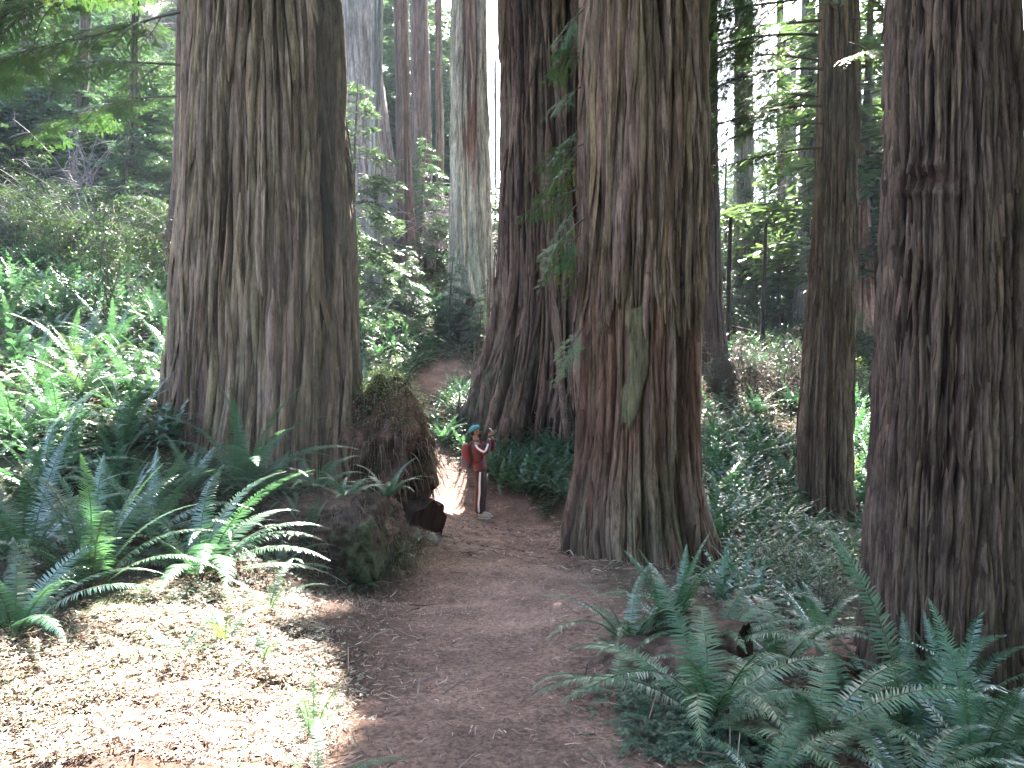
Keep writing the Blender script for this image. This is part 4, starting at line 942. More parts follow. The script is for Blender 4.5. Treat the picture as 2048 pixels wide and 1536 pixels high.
# dark log end sticking out of the mound
def log_geo(L, r0, r1, seed, bend=.05, nt=40, nl=40, amp=.1, hollow=False):
    t = np.linspace(0, 1, nl); th = np.linspace(0, 2 * np.pi, nt, endpoint=False); TH, T = np.meshgrid(th, t)
    r = (r0 + (r1 - r0) * T) * (1 + amp * fbm(np.cos(TH) * 2, np.sin(TH) * 2, T * L * .8, seed, 4) + amp * .8 * (np.sin(TH * 9 + 2 * noise3(TH, T * 2, 0, seed)) * .5))
    V = np.stack([(T - .5) * L, r * np.cos(TH), r * np.sin(TH) + bend * L * np.sin(T * 3)], -1).reshape(-1, 3)
    i = np.arange(nl - 1)[:, None] * nt; j = np.arange(nt)[None]; j2 = (j + 1) % nt
    F = np.stack([i + j, i + j2, i + nt + j2, i + nt + j], -1).reshape(-1, 4)
    mb = MB(); mb.add(V, F, (1, 1, 1))
    for e in (0, nl - 1):                                           # cut or rotten ends, slightly dished
        ring = V.reshape(nl, nt, 3)[e]; c = ring.mean(0); s = (1 if e else -1)
        Vs = [ring]; 
        for q, dx in ((.75, -.02), (.4, -.05)): Vs.append(c + (ring - c) * q + [s * dx, 0, 0])
        Vs.append(c[None] + [s * -.06, 0, 0]); VV = np.concatenate(Vs)
        Fq = np.concatenate([np.stack([k * nt + j[0], k * nt + j2[0], (k + 1) * nt + j2[0], (k + 1) * nt + j[0]], -1) for k in range(2)])
        mb.add(VV, Fq, (.9, .8, .7)); F3 = np.stack([2 * nt + j[0], 2 * nt + j2[0], np.full(nt, 3 * nt)], -1)
        mb.F.append(F3 + mb.n - len(VV)); mb.M.append(np.zeros(nt, np.int32))
    return mb
def log(name, a, b, r0, r1, col, label, seed, cat="log", mat=None, amp=.1, nt=40):
    a, b = np.array(a, float), np.array(b, float); d = b - a; L = np.linalg.norm(d)
    mb = log_geo(L, r0, r1, seed, .02, nt, max(12, int(nt * .9)), amp); mb.C = [c * np.array(col) for c in mb.C]
    o = mb.build(name, mat or ROUGH, None, (a + b) / 2); o.rotation_euler = Vector(d).to_track_quat('X', 'Z').to_euler()
    return tag(o, label, cat)
log("rotten_log", P(700, 985, 10.9), P(852, 1062, 10.15), .34, .40, (.055, .032, .025), "dark rotten log end jutting from under the root mound", 3, amp=.16, nt=60)
h1, h2 = hit(1430, 1205), hit(1570, 1250)
log("fallen_log", P(1380, 1190, 8.2), P(1530, 1225, 7.6), .10, .13, (.20, .11, .085), "reddish decayed log half sunk among the right-hand ferns", 4, amp=.2)
ph = hit(1445, 1310); log("hollow_log", ph + [-.35, .25, .06], ph + [.12, -.1, .08], .17, .15, (.10, .065, .05), "short dark log end under the bluish fern", 5, amp=.15)
pl = hit(1480, 668); log("fallen_log", P(1450, 655, 29), P(1512, 668, 29), .12, .10, (.05, .035, .03), "dark thin log lying in the far right thicket", 6, nt=14)
log("broken_snag", P(905, 652, 27.8) - [0, 0, .3], P(946, 600, 27.4), .22, .15, (.045, .03, .025), "dark broken snag leaning right below the pale trunk", 7, amp=.15, nt=24)
log("fallen_log", P(230, 700, 13.6) - [0, 0, .15], P(372, 670, 14.2), .22, .26, (.045, .028, .022), "dark shadowed log on the left slope beside the massive redwood", 8)
log("fallen_log", P(40, 560, 20), P(330, 470, 23), .12, .09, (.16, .13, .10), "thin grey fallen pole across the left hillside", 9, nt=14)
# reddish rotten lumps near the right-hand ferns
pr_ = hit(1690, 1330); lump("rotten_stump", pr_ - [0, 0, .05], (.55, .5, .36), 71, ROUGH, lambda Q, n, n2: two((.10, .05, .038), (.24, .14, .11), n + .5), "crumbling reddish stump just left of the nearest right trunk", "stump", .3)
pr_ = hit(1340, 1330); lump("needle_hummock", pr_ - [0, 0, .1], (.9, .8, .36), 72, ROUGH, lambda Q, n, n2: two((.07, .045, .035), (.15, .10, .085), n + .5), "needle-covered hummock between the path and the right-hand ferns", "hummock", .2)

# ------------------------------------------------------------------ litter, ground leaves, twigs, roots (uncountable)
def scatter(poly=None, n=1000, seed=0, rect=None, test=None):
    rg = np.random.default_rng(seed)
    if rect is None: W = np.array(pixpoly(poly)); lo, hi = W[:, :2].min(0), W[:, :2].max(0)
    else: lo, hi = np.array(rect[:2], float), np.array(rect[2:], float)
    out = []; tot = 0
    while tot < n:
        q = rg.uniform(lo, hi, (n * 2, 2)); k = np.ones(len(q), bool)
        if rect is None: k &= in_poly(q[:, 0], q[:, 1], W)
        if test is not None: k &= test(q[:, 0], q[:, 1])
        q = q[k]; out.append(q); tot += len(q)
        if len(q) == 0: break
    return np.concatenate(out)[:n], rg
def needles(q, rg, l0, l1, w, cols, lift, name, label, bentz=.18):
    n = len(q); z = G(q[:, 0], q[:, 1]); a = rg.uniform(0, 6.28, n); L = rg.uniform(l0, l1, n)[:, None]
    D = np.stack([np.cos(a), np.sin(a), rg.normal(0, bentz, n)], 1); S = np.stack([-np.sin(a), np.cos(a), rg.normal(0, .5, n)], 1)
    C = np.stack([q[:, 0], q[:, 1], z + rg.uniform(.001, lift, n)], 1)
    W = w * rg.uniform(.6, 1.4, n)[:, None]; bow = rg.normal(0, .12, n)[:, None]
    V = np.stack([C - D * L / 2 - S * W / 2, C - D * L / 2 + S * W / 2, C + S * (W / 2 + bow * L) + [0, 0, .004], C + S * (-W / 2 + bow * L) + [0, 0, .004], C + D * L / 2], 1).reshape(-1, 3)
    k = np.arange(n)[:, None] * 5; F4 = np.concatenate([k, k + 1, k + 2, k + 3], 1); F3 = np.concatenate([k + 3, k + 2, k + 4], 1)
    c = np.array(cols)[rg.integers(len(cols), size=n)] * rg.uniform(.6, 1.35, (n, 1))
    mb = MB(); mb.add(V, F4, np.repeat(c, 5, 0)); mb.F.append(F3); mb.M.append(np.zeros(n, np.int32))
    tag(mb.build(name, LITTER), label, None, None, "stuff")
LC = [(.30, .19, .16), (.18, .10, .08), (.38, .28, .24), (.10, .06, .05), (.24, .13, .10), (.08, .05, .04)]
def near_w(x, y):   # more litter off the trodden middle
    return R.random(len(x)) < np.clip(.35 + .9 * sm(-.5, .1, path_d(x, y)), 0, 1) * np.clip(5.0 / y, .15, 1)
q, rg = scatter(None, 38000, 1, (-4.2, 2.5, 4.6, 12.5), near_w)
needles(q, rg, .02, .085, .0042, LC, .016, "needle_litter", "fallen redwood needles and twiglets strewn over the path and banks")
q, rg = scatter(None, 9000, 2, (-3, 8.5, 3, 19), None)
needles(q, rg, .05, .16, .010, LC, .02, "far_litter", "fallen twiglets around the person and the torn-bark redwood")
q, rg = scatter(None, 2000, 3, (-4.2, 2.5, 4.6, 11), lambda x, y: path_d(x, y) > -.45)
needles(q, rg, .10, .38, .007, [(.22, .16, .13), (.13, .09, .075), (.08, .055, .045)], .04, "fallen_twigs", "thin dead twigs scattered along both sides of the path", .3)
q, rg = scatter([(0, 1536), (640, 1536), (720, 1400), (650, 1260), (560, 1180), (300, 1220), (0, 1230)], 15000, 33)
needles(q, rg, .02, .09, .0055, [(.34, .25, .20), (.22, .14, .11), (.42, .34, .28), (.12, .08, .06), (.28, .17, .12)], .022, "bank_litter", "dry needles and stalks, lightened for the lower left sun patch", .3)  # paler than the other litter: sun patch brightness put into the colour
def clover(poly, n, size, cols, name, label, seed, rect=None, lift=.05):
    q, rg = scatter(poly, n, seed, rect, lambda x, y: (path_d(x, y) > -.12) & (fbm(x * 2.2, y * 2.2, 0, seed + 70, 3) > -.12))
    q = q + rg.normal(0, .13, q.shape) * (rg.random((len(q), 1)) < .5); n = len(q); z = G(q[:, 0], q[:, 1]) + rg.uniform(.01, lift, n); mb = MB(); a0 = rg.uniform(0, 6.28, n)
    c = np.array(cols)[rg.integers(len(cols), size=n)] * rg.uniform(.7, 1.3, (n, 1)); sz = size * rg.uniform(.6, 1.3, n)[:, None]
    tx, ty = rg.normal(0, .22, n)[:, None], rg.normal(0, .22, n)[:, None]
    for j in range(3):
        a = a0 + j * 2.094; D = np.stack([np.cos(a), np.sin(a), 0 * a], 1); S = np.stack([-np.sin(a), np.cos(a), 0 * a], 1)
        D[:, 2:] += D[:, :1] * tx + D[:, 1:2] * ty - .12; S[:, 2:] += S[:, :1] * tx + S[:, 1:2] * ty
        C = np.stack([q[:, 0], q[:, 1], z], 1)
        V = np.stack([C, C + D * sz * .6 - S * sz * .52, C + D * sz * 1.05 - S * sz * .28, C + D * sz * .92, C + D * sz * 1.05 + S * sz * .28, C + D * sz * .6 + S * sz * .52], 1).reshape(-1, 3)
        k = np.arange(n)[:, None] * 6
        mb.add(V, np.concatenate([k, k + 1, k + 2, k + 3], 1), np.repeat(c, 6, 0)); mb.F.append(np.concatenate([k, k + 3, k + 4, k + 5], 1) + mb.n - len(V)); mb.M.append(np.zeros(n, np.int32))
    tag(mb.build(name, COVER, smooth=False), label, None, None, "stuff")
clover([(0, 1536), (640, 1536), (700, 1400), (650, 1260), (560, 1180), (300, 1230), (0, 1240)], 5000, .013, [(.12, .15, .09), (.20, .18, .14), (.30, .25, .22), (.24, .17, .14)], "wood_sorrel", "low wood sorrel and leaf litter, lightened for the lower left sun patch", 5)  # leaf colours lightened to carry the glare of the sun patch
clover([(1230, 1536), (1500, 1536), (1560, 1430), (1380, 1330), (1240, 1380)], 2000, .017, [(.045, .085, .055), (.06, .10, .07)], "wood_sorrel", "dark low sorrel leaves beside the lower right edge of the path", 6)
clover([(1500, 1536), (2048, 1536), (2048, 1400), (1700, 1280), (1450, 1180), (1400, 1260)], 5000, .02, [(.045, .085, .055), (.10, .07, .05)], "ground_leaves", "low leaves under the right-hand ferns", 7)
clover([(0, 1300), (650, 1200), (640, 1050), (0, 1000)], 6000, .02, [(.04, .075, .045), (.08, .055, .04)], "ground_leaves", "low leaves under the ferns of the left bank", 8)
# coarse leaves and fern-like ground cover on the farther slopes
def far_cover(poly, n, size, cols, label, seed, h=.25):
    q, rg = scatter(poly, n, seed, None, lambda x, y: path_d(x, y) > .05); n = len(q)
    C = np.stack([q[:, 0], q[:, 1], G(q[:, 0], q[:, 1], False) + rg.uniform(0, h, n)], 1)
    D = rg.normal(0, 1, (n, 3)) * [1, 1, .4]; D /= np.linalg.norm(D, axis=1)[:, None]; Wv = np.cross(D, [0, 0, 1.])
    mb = MB(); c = np.array(cols)[rg.integers(len(cols), size=n)]
    V = np.zeros((0, 3)); blades(C, D, Wv, size * rg.uniform(.6, 1.3, n), size * .4, c, mb, .1, rg, .1)
    tag(mb.build("ground_cover", LEAF), label, None, None, "stuff")
CG = [(.045, .09, .045), (.06, .11, .05), (.035, .07, .04), (.08, .07, .045)]
far_cover([(0, 900), (360, 870), (370, 500), (0, 330)], 17000, .14, CG, "leafy undergrowth covering the left slope", 11)
far_cover([(690, 780), (960, 740), (990, 520), (690, 450)], 16000, .17, CG, "leafy undergrowth covering the central slope", 12)
far_cover([(840, 1010), (1140, 1000), (1150, 800), (900, 800)], 14000, .09, CG, "undergrowth beside and behind the person", 13)
far_cover([(1420, 1180), (1720, 1220), (1750, 700), (1400, 700)], 14000, .12, CG, "undergrowth in the right valley", 14)
far_cover([(1400, 700), (2048, 760), (2048, 640), (1400, 600)], 12000, .3, CG, "undergrowth of the far right ground", 15, .6)
far_cover([(1900, 1300), (2048, 1300), (2048, 760), (2030, 760)], 4000, .12, CG, "undergrowth behind the nearest right trunk", 16)
far_cover([(0, 330), (370, 420), (370, 120), (0, 40)], 16000, .3, CG, "undergrowth of the upper left hillside", 17, .6)

# hanging rootlets on mound and bank
def rootlets(pts, nrm, seed, l0, l1, r, cols, parent, name, label=None, fall=.8):
    rg = np.random.default_rng(seed); mb = MB()
    for p, d in zip(pts, nrm):
        L = rg.uniform(l0, l1); t = np.linspace(0, 1, 5)[:, None]; side = rg.normal(0, .25, 3)
        q = p + (d * .45 + side) * L * t * (1 - .4 * t) + np.array([0, 0, -1.]) * L * fall * t ** 1.5
        V, F = tube(q, r * rg.uniform(.5, 1.3) * (1 - .7 * t[:, 0]), 3); mb.add(V, F, np.array(cols[rg.integers(len(cols))]) * rg.uniform(.7, 1.3))
    o = mb.build(name, LITTER, parent)
    if parent is None: tag(o, label, None, None, "stuff")
    else: o["kind"] = "stuff"
    return o
rgb = np.random.default_rng(14); QB = BQ.reshape(-1, 3) + np.array(pk); sb = rgb.integers(0, len(QB), 1500); sb = sb[(QB[sb, 1] < pk[1] + .2)]; PB = QB[sb]; nb_ = PB - np.array(pk) - [0, 0, .3]; nb_ = nb_ / np.linalg.norm(nb_, axis=1)[:, None]
rootlets(PB, nb_, 15, .06, .32, .004, [(.18, .11, .085), (.26, .18, .14), (.10, .06, .05)], None, "bank_stalks", "dry stalks and rootlets over the soil bank beside the path")
for i_, (fx, fy, fz, fl, lab_) in enumerate([(-.55, -.3, .74, .5, "fern on the soil bank, left of the mossy stump"), (.3, -.3, .66, .40, "small fern drooping over the bank edge above the mossy stump"), (.7, .0, .6, .42, "small fern between the soil bank and the root mound"), (-.1, .1, .82, .55, "fern at the top of the bank against the massive left redwood's roots")]):
    kq = np.hypot(BQ[..., 0] - fx, BQ[..., 1] - fy) < .09; fz = BQ[..., 2][kq].max() if kq.any() else fz
    fern(0, i_, fl * 1.25, lab_, n=11, kinds=SPR if i_ % 2 else ["high", "mid", "mid", "low"], pos=np.array(pk) + [fx, fy, fz + .03])
rg = np.random.default_rng(4); Qf = MQ.reshape(-1, 3); sel = rg.integers(0, len(Qf), 3800); Pn = Qf[sel]; nn = Pn - [0, 0, 1.0]; nn = nn / np.linalg.norm(nn, axis=1)[:, None]
rootlets(Pn, nn, 5, .10, .42, .0065, [(.24, .13, .09), (.17, .085, .06), (.32, .21, .15), (.11, .06, .045), (.07, .08, .035)], mound, "rootlets")
top = Pn[Pn[:, 2] > 1.25]; rgt = np.random.default_rng(6)
mbm = MB(); n = 7000; C = top[rgt.integers(0, len(top), n)] + rgt.normal(0, .10, (n, 3)) * [1, 1, .7] + [0, 0, .06]; D = rgt.normal(0, 1, (n, 3)) * [1, 1, .5]; D /= np.linalg.norm(D, axis=1)[:, None]
blades(C, D, np.cross(D, [0, 0, 1.]), .04, .022, (.11, .15, .05), mbm, .1, rgt); o = mbm.build("leafy_cover", LEAF, mound); o["kind"] = "stuff"
q, rg = scatter([(560, 1060), (700, 1040), (780, 1140), (760, 1230), (620, 1250), (480, 1200)], 900, 9)
C = np.stack([q[:, 0], q[:, 1], G(q[:, 0], q[:, 1]) + .03], 1); rootlets(C, np.tile([[.3, -.6, .5]], (len(C), 1)), 10, .08, .3, .0035, [(.20, .12, .09), (.12, .08, .07), (.28, .2, .16)], None, "bank_rootlets", "dry rootlets and hanging stalks on the bank left of the mossy stump")
rgs = np.random.default_rng(8); ns = 420; Ps = np.stack([ps[0] + rgs.uniform(-.26, .22, ns), ps[1] + rgs.uniform(-.62, .3, ns), ps[2] + rgs.uniform(.25, .74, ns)], 1)
rootlets(Ps, np.tile([[0, -.9, .2]], (ns, 1)), 11, .06, .26, .0035, [(.18, .10, .075), (.26, .18, .14), (.09, .09, .04)], None, "hanging_rootlets", "dry rootlets hanging over the mossy stump")
q, rg = scatter([(760, 1000), (860, 1060), (890, 1110), (800, 1160), (740, 1100)], 900, 19)
C = np.stack([q[:, 0], q[:, 1], G(q[:, 0], q[:, 1]) + .03], 1); rootlets(C, np.tile([[.3, -.6, .5]], (len(C), 1)), 20, .06, .22, .004, [(.26, .14, .10), (.34, .24, .18), (.15, .15, .07)], None, "bank_rootlets", "reddish rootlets at the foot of the root mound")

# ------------------------------------------------------------------ unseen canopy added to block the sun, openings cut for the lit ground
LIT = [  # outlines in the photograph of the ground that the sun reaches
 [(-400, 1700), (540, 1700), (600, 1536), (660, 1400), (600, 1290), (500, 1230), (330, 1240), (200, 1290), (-100, 1330), (-400, 1340)],
 [(-200, 1000), (60, 980), (300, 900), (360, 830), (340, 740), (150, 720), (-200, 800)],
 [(845, 1030), (940, 1036), (955, 1000), (950, 885), (840, 880)],
 [(950, 1010), (1120, 1000), (1130, 950), (1010, 930), (955, 920)], [(700, 720), (790, 710), (860, 660), (820, 620), (700, 640)],
 [(700, 1190), (800, 1190), (840, 1140), (820, 1110), (740, 1110)],
 [(690, 800), (860, 790), (840, 740), (700, 740)],
 [(330, 1190), (470, 1190), (540, 1100), (330, 1080)], [(500, 1240), (620, 1230), (600, 1180), (500, 1180)],

 [(-100, 650), (180, 650), (180, 590), (-100, 590)], [(1700, 1000), (1760, 1000), (1760, 640), (1700, 640)],
]
LITW = [np.array(pixpoly(p)) for p in LIT]
SPOTS = [(P(765, 815, 10.7), .45), (P(430, 1070, 6.3), .9), (P(280, 1110, 5.9), .8), (P(90, 960, 7.6), .8), (P(740, 735, 16), .9), (P(280, 60, 13), 1.2), (P(1700, 110, 12.5), 1.0), (P(1590, 120, 13), 1.1),
         (P(1230, 300, 9.5), .0), (P(1100, 480, 10.2), .5), (P(1640, 1200, 6.5), .25), (P(700, 250, 22), 1.6), (P(150, 620, 16), 1.3), (P(1480, 980, 15), .3), (P(1000, 930, 16.3), .6)]
def canopy():
    rg = np.random.default_rng(90); n = 62000
    x = rg.uniform(-16, 30, n); y = rg.uniform(9, 74, n); z = np.maximum(13.5, 4.2 + .53 * y) + rg.random(n) ** 1.2 * 9
    m_ = 5200; ex, ey = rg.uniform(-2.6, 4.6, m_), rg.uniform(2.2, 14.5, m_); eg = G(ex, ey, False); ez = np.maximum(14, 9 + .9 * ey) + rg.random(m_) * 5   # extra leaves added along the sun rays to shade the near path
    te = (ez - eg) / SUN[2]; x = np.concatenate([x, ex + SUN[0] * te]); y = np.concatenate([y, ey + SUN[1] * te]); z = np.concatenate([z, ez])
    clump = fbm(x * .28, y * .28, z * .28, 5, 3)
    k = clump > -.42; k[-m_:] = z[-m_:] > 3.6 + .52 * y[-m_:]
    x, y, z = x[k], y[k], z[k]
    gz = np.full(len(x), 0.)
    for _ in range(4):
        t = (z - gz) / SUN[2]; hx, hy = x - SUN[0] * t, y - SUN[1] * t; gz = G(hx, hy, False)
    lit = np.zeros(len(x), bool)
    jx = .12 * fbm(x * 2, y * 2, z, 3, 2)
    for W in LITW:
        for ox, oy in ((0, 0), (.3, 0), (-.3, 0), (0, .3), (0, -.3)): lit |= in_poly(hx + jx + ox, hy + jx + oy, W)
    for T, rad in SPOTS:
        d = np.stack([x - T[0], y - T[1], z - T[2]], 1); a = d @ SUN; lit |= (np.linalg.norm(d - a[:, None] * SUN, axis=1) < rad)
    far = (hy > 27) | ((hy > 20) & (rg.random(len(x)) < .85)); far |= (hx < -5) & (hy > 14) & (rg.random(len(x)) < .75); far |= (hx > 3) & (hy > 11) & (rg.random(len(x)) < .08)
    far &= ~((path_d(hx, hy) < .5) & (hy > 17))
    k = ~(lit | far) & (hy > -4)
    C = np.stack([x, y, z], 1)[k]; n = len(C)
    D = rg.normal(0, 1, (n, 3)) * [1, 1, .5]; D /= np.linalg.norm(D, axis=1)[:, None]
    Wv = np.cross(D, rg.normal(0, 1, (n, 3))); Wv /= np.linalg.norm(Wv, axis=1)[:, None]
    mb = MB(); blades(C - D * .3, D, Wv, rg.uniform(.5, .9, n), .42, (.05, .10, .04), mb, .1, rg)
    m = 32000; X = rg.uniform(-9, 34, m); Yy = rg.uniform(-32, 12, m); Z = 13 + rg.random(m) * 10  # leaves added over and behind the camera to cut flat skylight
    k = (fbm(X * .28, Yy * .28, Z * .28, 15, 3) > -.5); X, Yy, Z = X[k], Yy[k], Z[k]
    m3 = 22000; X = np.concatenate([X, rg.uniform(-20, 30, m3)]); Yy = np.concatenate([Yy, rg.uniform(-34, -24, m3)]); Z = np.concatenate([Z, rg.uniform(0, 24, m3)])  # leaf wall added behind the camera to block fill light
    m2 = 16000; X = np.concatenate([X, rg.uniform(15, 30, m2)]); Yy = np.concatenate([Yy, rg.uniform(-30, 10, m2)]); Z = np.concatenate([Z, rg.uniform(1, 16, m2)])  # leaf block added on the right to keep side light out
    X = np.asarray(X); t = Z / SUN[2]; hx, hy = X - SUN[0] * t, Yy - SUN[1] * t; k = np.ones(len(X), bool)
    for W in LITW: k &= ~in_poly(hx, hy, W)
    C = np.stack([X, Yy, Z], 1)[k]; n = len(C); D = rg.normal(0, 1, (n, 3)) * [1, 1, .5]; D /= np.linalg.norm(D, axis=1)[:, None]
    Wv = np.cross(D, rg.normal(0, 1, (n, 3))); Wv /= np.linalg.norm(Wv, axis=1)[:, None]
    blades(C - D * .3, D, Wv, rg.uniform(.5, .9, n), .42, (.05, .10, .04), mb, .1, rg)
    tag(mb.build("shade_canopy", CANOPY), "unseen leaf canopy added over and behind the path to shade it", None, None, "stuff")
canopy()

# ------------------------------------------------------------------ the person looking up and taking a picture
def skin_mesh(name, verts, edges, radii, roots=(0,), sub=2):
    """one continuous surface grown round a skeleton"""
    me = bpy.data.meshes.new(name + "_skeleton"); me.from_pydata([tuple(v) for v in verts], edges, [])
    ob = bpy.data.objects.new(name + "_skeleton", me); COL.objects.link(ob)
    md = ob.modifiers.new("s", 'SKIN'); md.use_smooth_shade = True; md.branch_smoothing = .3
    for i, r in enumerate(radii):
        sv = me.skin_vertices[0].data[i]; sv.radius = (r, r) if np.isscalar(r) else r; sv.use_root = i in roots
    m2 = ob.modifiers.new("u", 'SUBSURF'); m2.levels = sub; m2.render_levels = sub
    dg = bpy.context.evaluated_depsgraph_get(); ev = ob.evaluated_get(dg); out = bpy.data.meshes.new_from_object(ev)
    out.name = name; bpy.data.objects.remove(ob); bpy.data.meshes.remove(me); return out
class Sk:
    def __init__(s): s.v = []; s.e = []; s.r = []; s.roots = []
    def chain(s, pts, rad, start=None):
        prev = start
        for p, r in zip(pts, rad):
            s.v.append(p); s.r.append(r); i = len(s.v) - 1
            if prev is not None: s.e.append((prev, i))
            else: s.roots.append(i)
            prev = i
        return prev
    def build(s, name, sub=2): return skin_mesh(name, s.v, s.e, s.r, s.roots, sub)
SKINM = simple("skin", (.36, .19, .125), .5, 60, .08, .4, .03)
JACK = simple("maroon_fabric", (.115, .030, .028), .65, 90, .18, .3, .25)
TROU = simple("dark_brown_fabric", (.055, .028, .026), .75, 90, .18, .2, .25)
WHITE = simple("white_fabric", (.78, .76, .76), .6, 60, .06, .3, .05)
SHOE = simple("shoe_canvas", (.48, .40, .36), .7, 80, .12, .3, .1)
CAPM = simple("teal_fabric", (.08, .25, .28), .7, 60, .25, .3, .2)
HAIR = simple("black_hair", (.012, .010, .009), .6, 120, .3, .4, .3)
REDB = simple("red_nylon", (.20, .028, .028), .5, 60, .15, .4, .2)
GREYB = simple("grey_nylon", (.085, .075, .085), .6, 60, .2, .4, .2)
PHONE = simple("phone_plastic", (.55, .60, .62), .3, 20, .05, .5, .02); BLACK = simple("black_glass", (.01, .01, .012), .1, 20, .05, .6, 0)
def put(me, name, mats, parent):
    if name in ('jacket', 'trousers'):
        co = np.zeros(len(me.vertices) * 3, np.float32); me.vertices.foreach_get('co', co); co = co.reshape(-1, 3)
        nn_ = np.array([v.normal[:] for v in me.vertices]); f_ = fbm(co[:, 0] * 9 + co[:, 2] * 5, co[:, 1] * 9, co[:, 2] * 14, 3, 3)
        me.vertices.foreach_set('co', (co + nn_ * f_[:, None] * (.016 if name == 'jacket' else .011)).ravel().astype(np.float32)); me.update()
    for m in mats: me.materials.append(m)
    for p in me.polygons: p.use_smooth = True
    return link(name, me, parent)
def person():
    pb = P(960, 1030, 15.0); gz = g(pb[0], pb[1]); base = np.array([pb[0], pb[1], gz])
    t = tag(empty("person", base), "bearded person in maroon tracksuit and teal cap photographing the trees from the path", "person")
    # body faces +X; y<0 is the side towards the camera
    hip, chest, neck = (.0, 0, .93), (-.045, 0, 1.36), (-.085, 0, 1.50)
    s = Sk()
    s.chain([hip, (-.01, 0, 1.08), (-.03, 0, 1.22), chest, (-.065, 0, 1.44), neck, (-.09, 0, 1.565)], [(.10, .09), (.10, .08), (.10, .09), (.11, .09), (.07, .06), .058, .06])
    s.chain([(-.085, 0, 1.635), (-.095, 0, 1.70), (-.105, 0, 1.735)], [.092, .094, .068], 6)                   # skull
    s.chain([(-.01, 0, 1.615), (.008, 0, 1.612)], [.046, .034], 7)                                           # chin and jaw
    for sd in (-1, 1):
        k = s.chain([(.0, sd * .09, .88), (.02, sd * .10, .50), (-.005, sd * .10, .11), (.06, sd * .105, .05), (.14, sd * .11, .035)], [.07, .05, .038, .036, .026], 0)
    el = {-1: (.135, -.25, 1.285), 1: (.23, .20, 1.33)}; ha = {-1: (.185, -.075, 1.555), 1: (.235, .055, 1.57)}
    for sd in (-1, 1):
        s.chain([(-.06, sd * .17, 1.43), tuple((np.array((-.06, sd * .19, 1.43)) + el[sd]) / 2), el[sd], tuple(np.array(el[sd]) * .45 + np.array(ha[sd]) * .55), ha[sd]], [.062, .052, .044, .036, .027], 4)
    for sd in (-1, 1):                                                                                       # palms, fingers and thumbs
        w = np.array(ha[sd]); up = np.array([.03, -sd * .02, .075]); up /= np.linalg.norm(up)
        pk = s.chain([tuple(w + up * .04), tuple(w + up * .075)], [(.030, .017), (.034, .015)], len(s.v) - 1 - (0 if sd == 1 else 0) if False else None)
        for f in range(4):
            b = w + up * .085 + np.array([(f - 1.5) * .017, 0, 0]); ln = (.062, .074, .070, .054)[f]
            s.chain([tuple(b - up * .02), tuple(b + up * ln * .45 + [.006, -sd * .008, 0]), tuple(b + up * ln * .75 + [.014, -sd * .026, 0]), tuple(b + up * ln * .85 + [.016, -sd * .042, -.004])], [.0105, .0095, .009, .008])
        s.chain([tuple(w + up * .03 + [-.015, 0, 0]), tuple(w + up * .055 + [-.038, -sd * .012, 0]), tuple(w + up * .09 + [-.044, -sd * .028, 0])], [.012, .011, .009])
    body = s.build("body"); b = put(body, "body", [SKINM], t)
    # tilt of the head: nose, brow, ear, eye, beard as relief pieces
    def blob(name, c, r, mat, rot=(0, 0, 0), n=14, fn=None, parent=t):
        th = np.linspace(0, 2 * np.pi, n, endpoint=False); v = np.linspace(0, np.pi, n); A, B = np.meshgrid(th, v)
        X = np.stack([np.cos(A) * np.sin(B), np.sin(A) * np.sin(B), np.cos(B)], -1)
        if fn: X = fn(X)
        Q = X * np.array(r); M_ = np.array(Matrix.Rotation(rot[1], 3, 'Y')); Q = Q @ M_.T + np.array(c)
        i = np.arange(n - 1)[:, None] * n; j = np.arange(n)[None]; j2 = (j + 1) % n
        mb = MB(); mb.add(Q.reshape(-1, 3), np.stack([i + j, i + n + j, i + n + j2, i + j2], -1).reshape(-1, 4)); return mb.build(name, mat, parent)
    tl = math.radians(-28)
    blob("nose", (.018, 0, 1.672), (.022, .013, .017), SKINM, (0, tl, 0))
    for sd in (-1, 1):
        blob("ear", (-.095, sd * .088, 1.655), (.018, .010, .030), SKINM, (0, tl, 0))
        blob("eye", (-.008, sd * .034, 1.690), (.009, .010, .007), BLACK)
        blob("eyebrow", (-.018, sd * .036, 1.712), (.014, .022, .005), HAIR, (0, tl, 0))
    blob("mouth", (.024, 0, 1.637), (.010, .022, .006), simple("lips", (.25, .09, .08), .5), (0, tl, 0))
    blob("beard", (-.012, 0, 1.612), (.052, .060, .038), HAIR, (0, tl, 0), 18, lambda X: X * (1 + .06 * noise3(X[..., 0] * 5, X[..., 1] * 5, X[..., 2] * 5, 2))[..., None])
    blob("hair", (-.135, 0, 1.645), (.062, .088, .060), HAIR, (0, tl, 0), 18, lambda X: X * (1 + .08 * noise3(X[..., 0] * 5, X[..., 1] * 5, X[..., 2] * 5, 3))[..., None])
    # cap pushed back, brim low over the forehead
    cp_ = blob("cap", (-.108, 0, 1.712), (.115, .102, .078), CAPM, (0, tl, 0), 24, lambda X: np.where(X[..., 2:3] > -.12, X, X * [1, 1, 0] + [0, 0, -.12]) * (1 + .03 * noise3(X[..., 0] * 4, X[..., 1] * 4, X[..., 2] * 4, 5))[..., None])
    blob("cap_band", (-.105, 0, 1.697), (.117, .104, .014), simple("dark_band", (.03, .08, .10), .7), (0, tl, 0))
    # clothes
    j = Sk()
    j.chain([(.005, 0, .88), (-.0, 0, .98), (-.02, 0, 1.12), (-.035, 0, 1.28), (-.055, 0, 1.40), (-.07, 0, 1.455), (-.08, 0, 1.525)], [(.170, .150), (.172, .148), (.165, .14), (.178, .15), (.165, .14), (.10, .09), (.078, .075)])
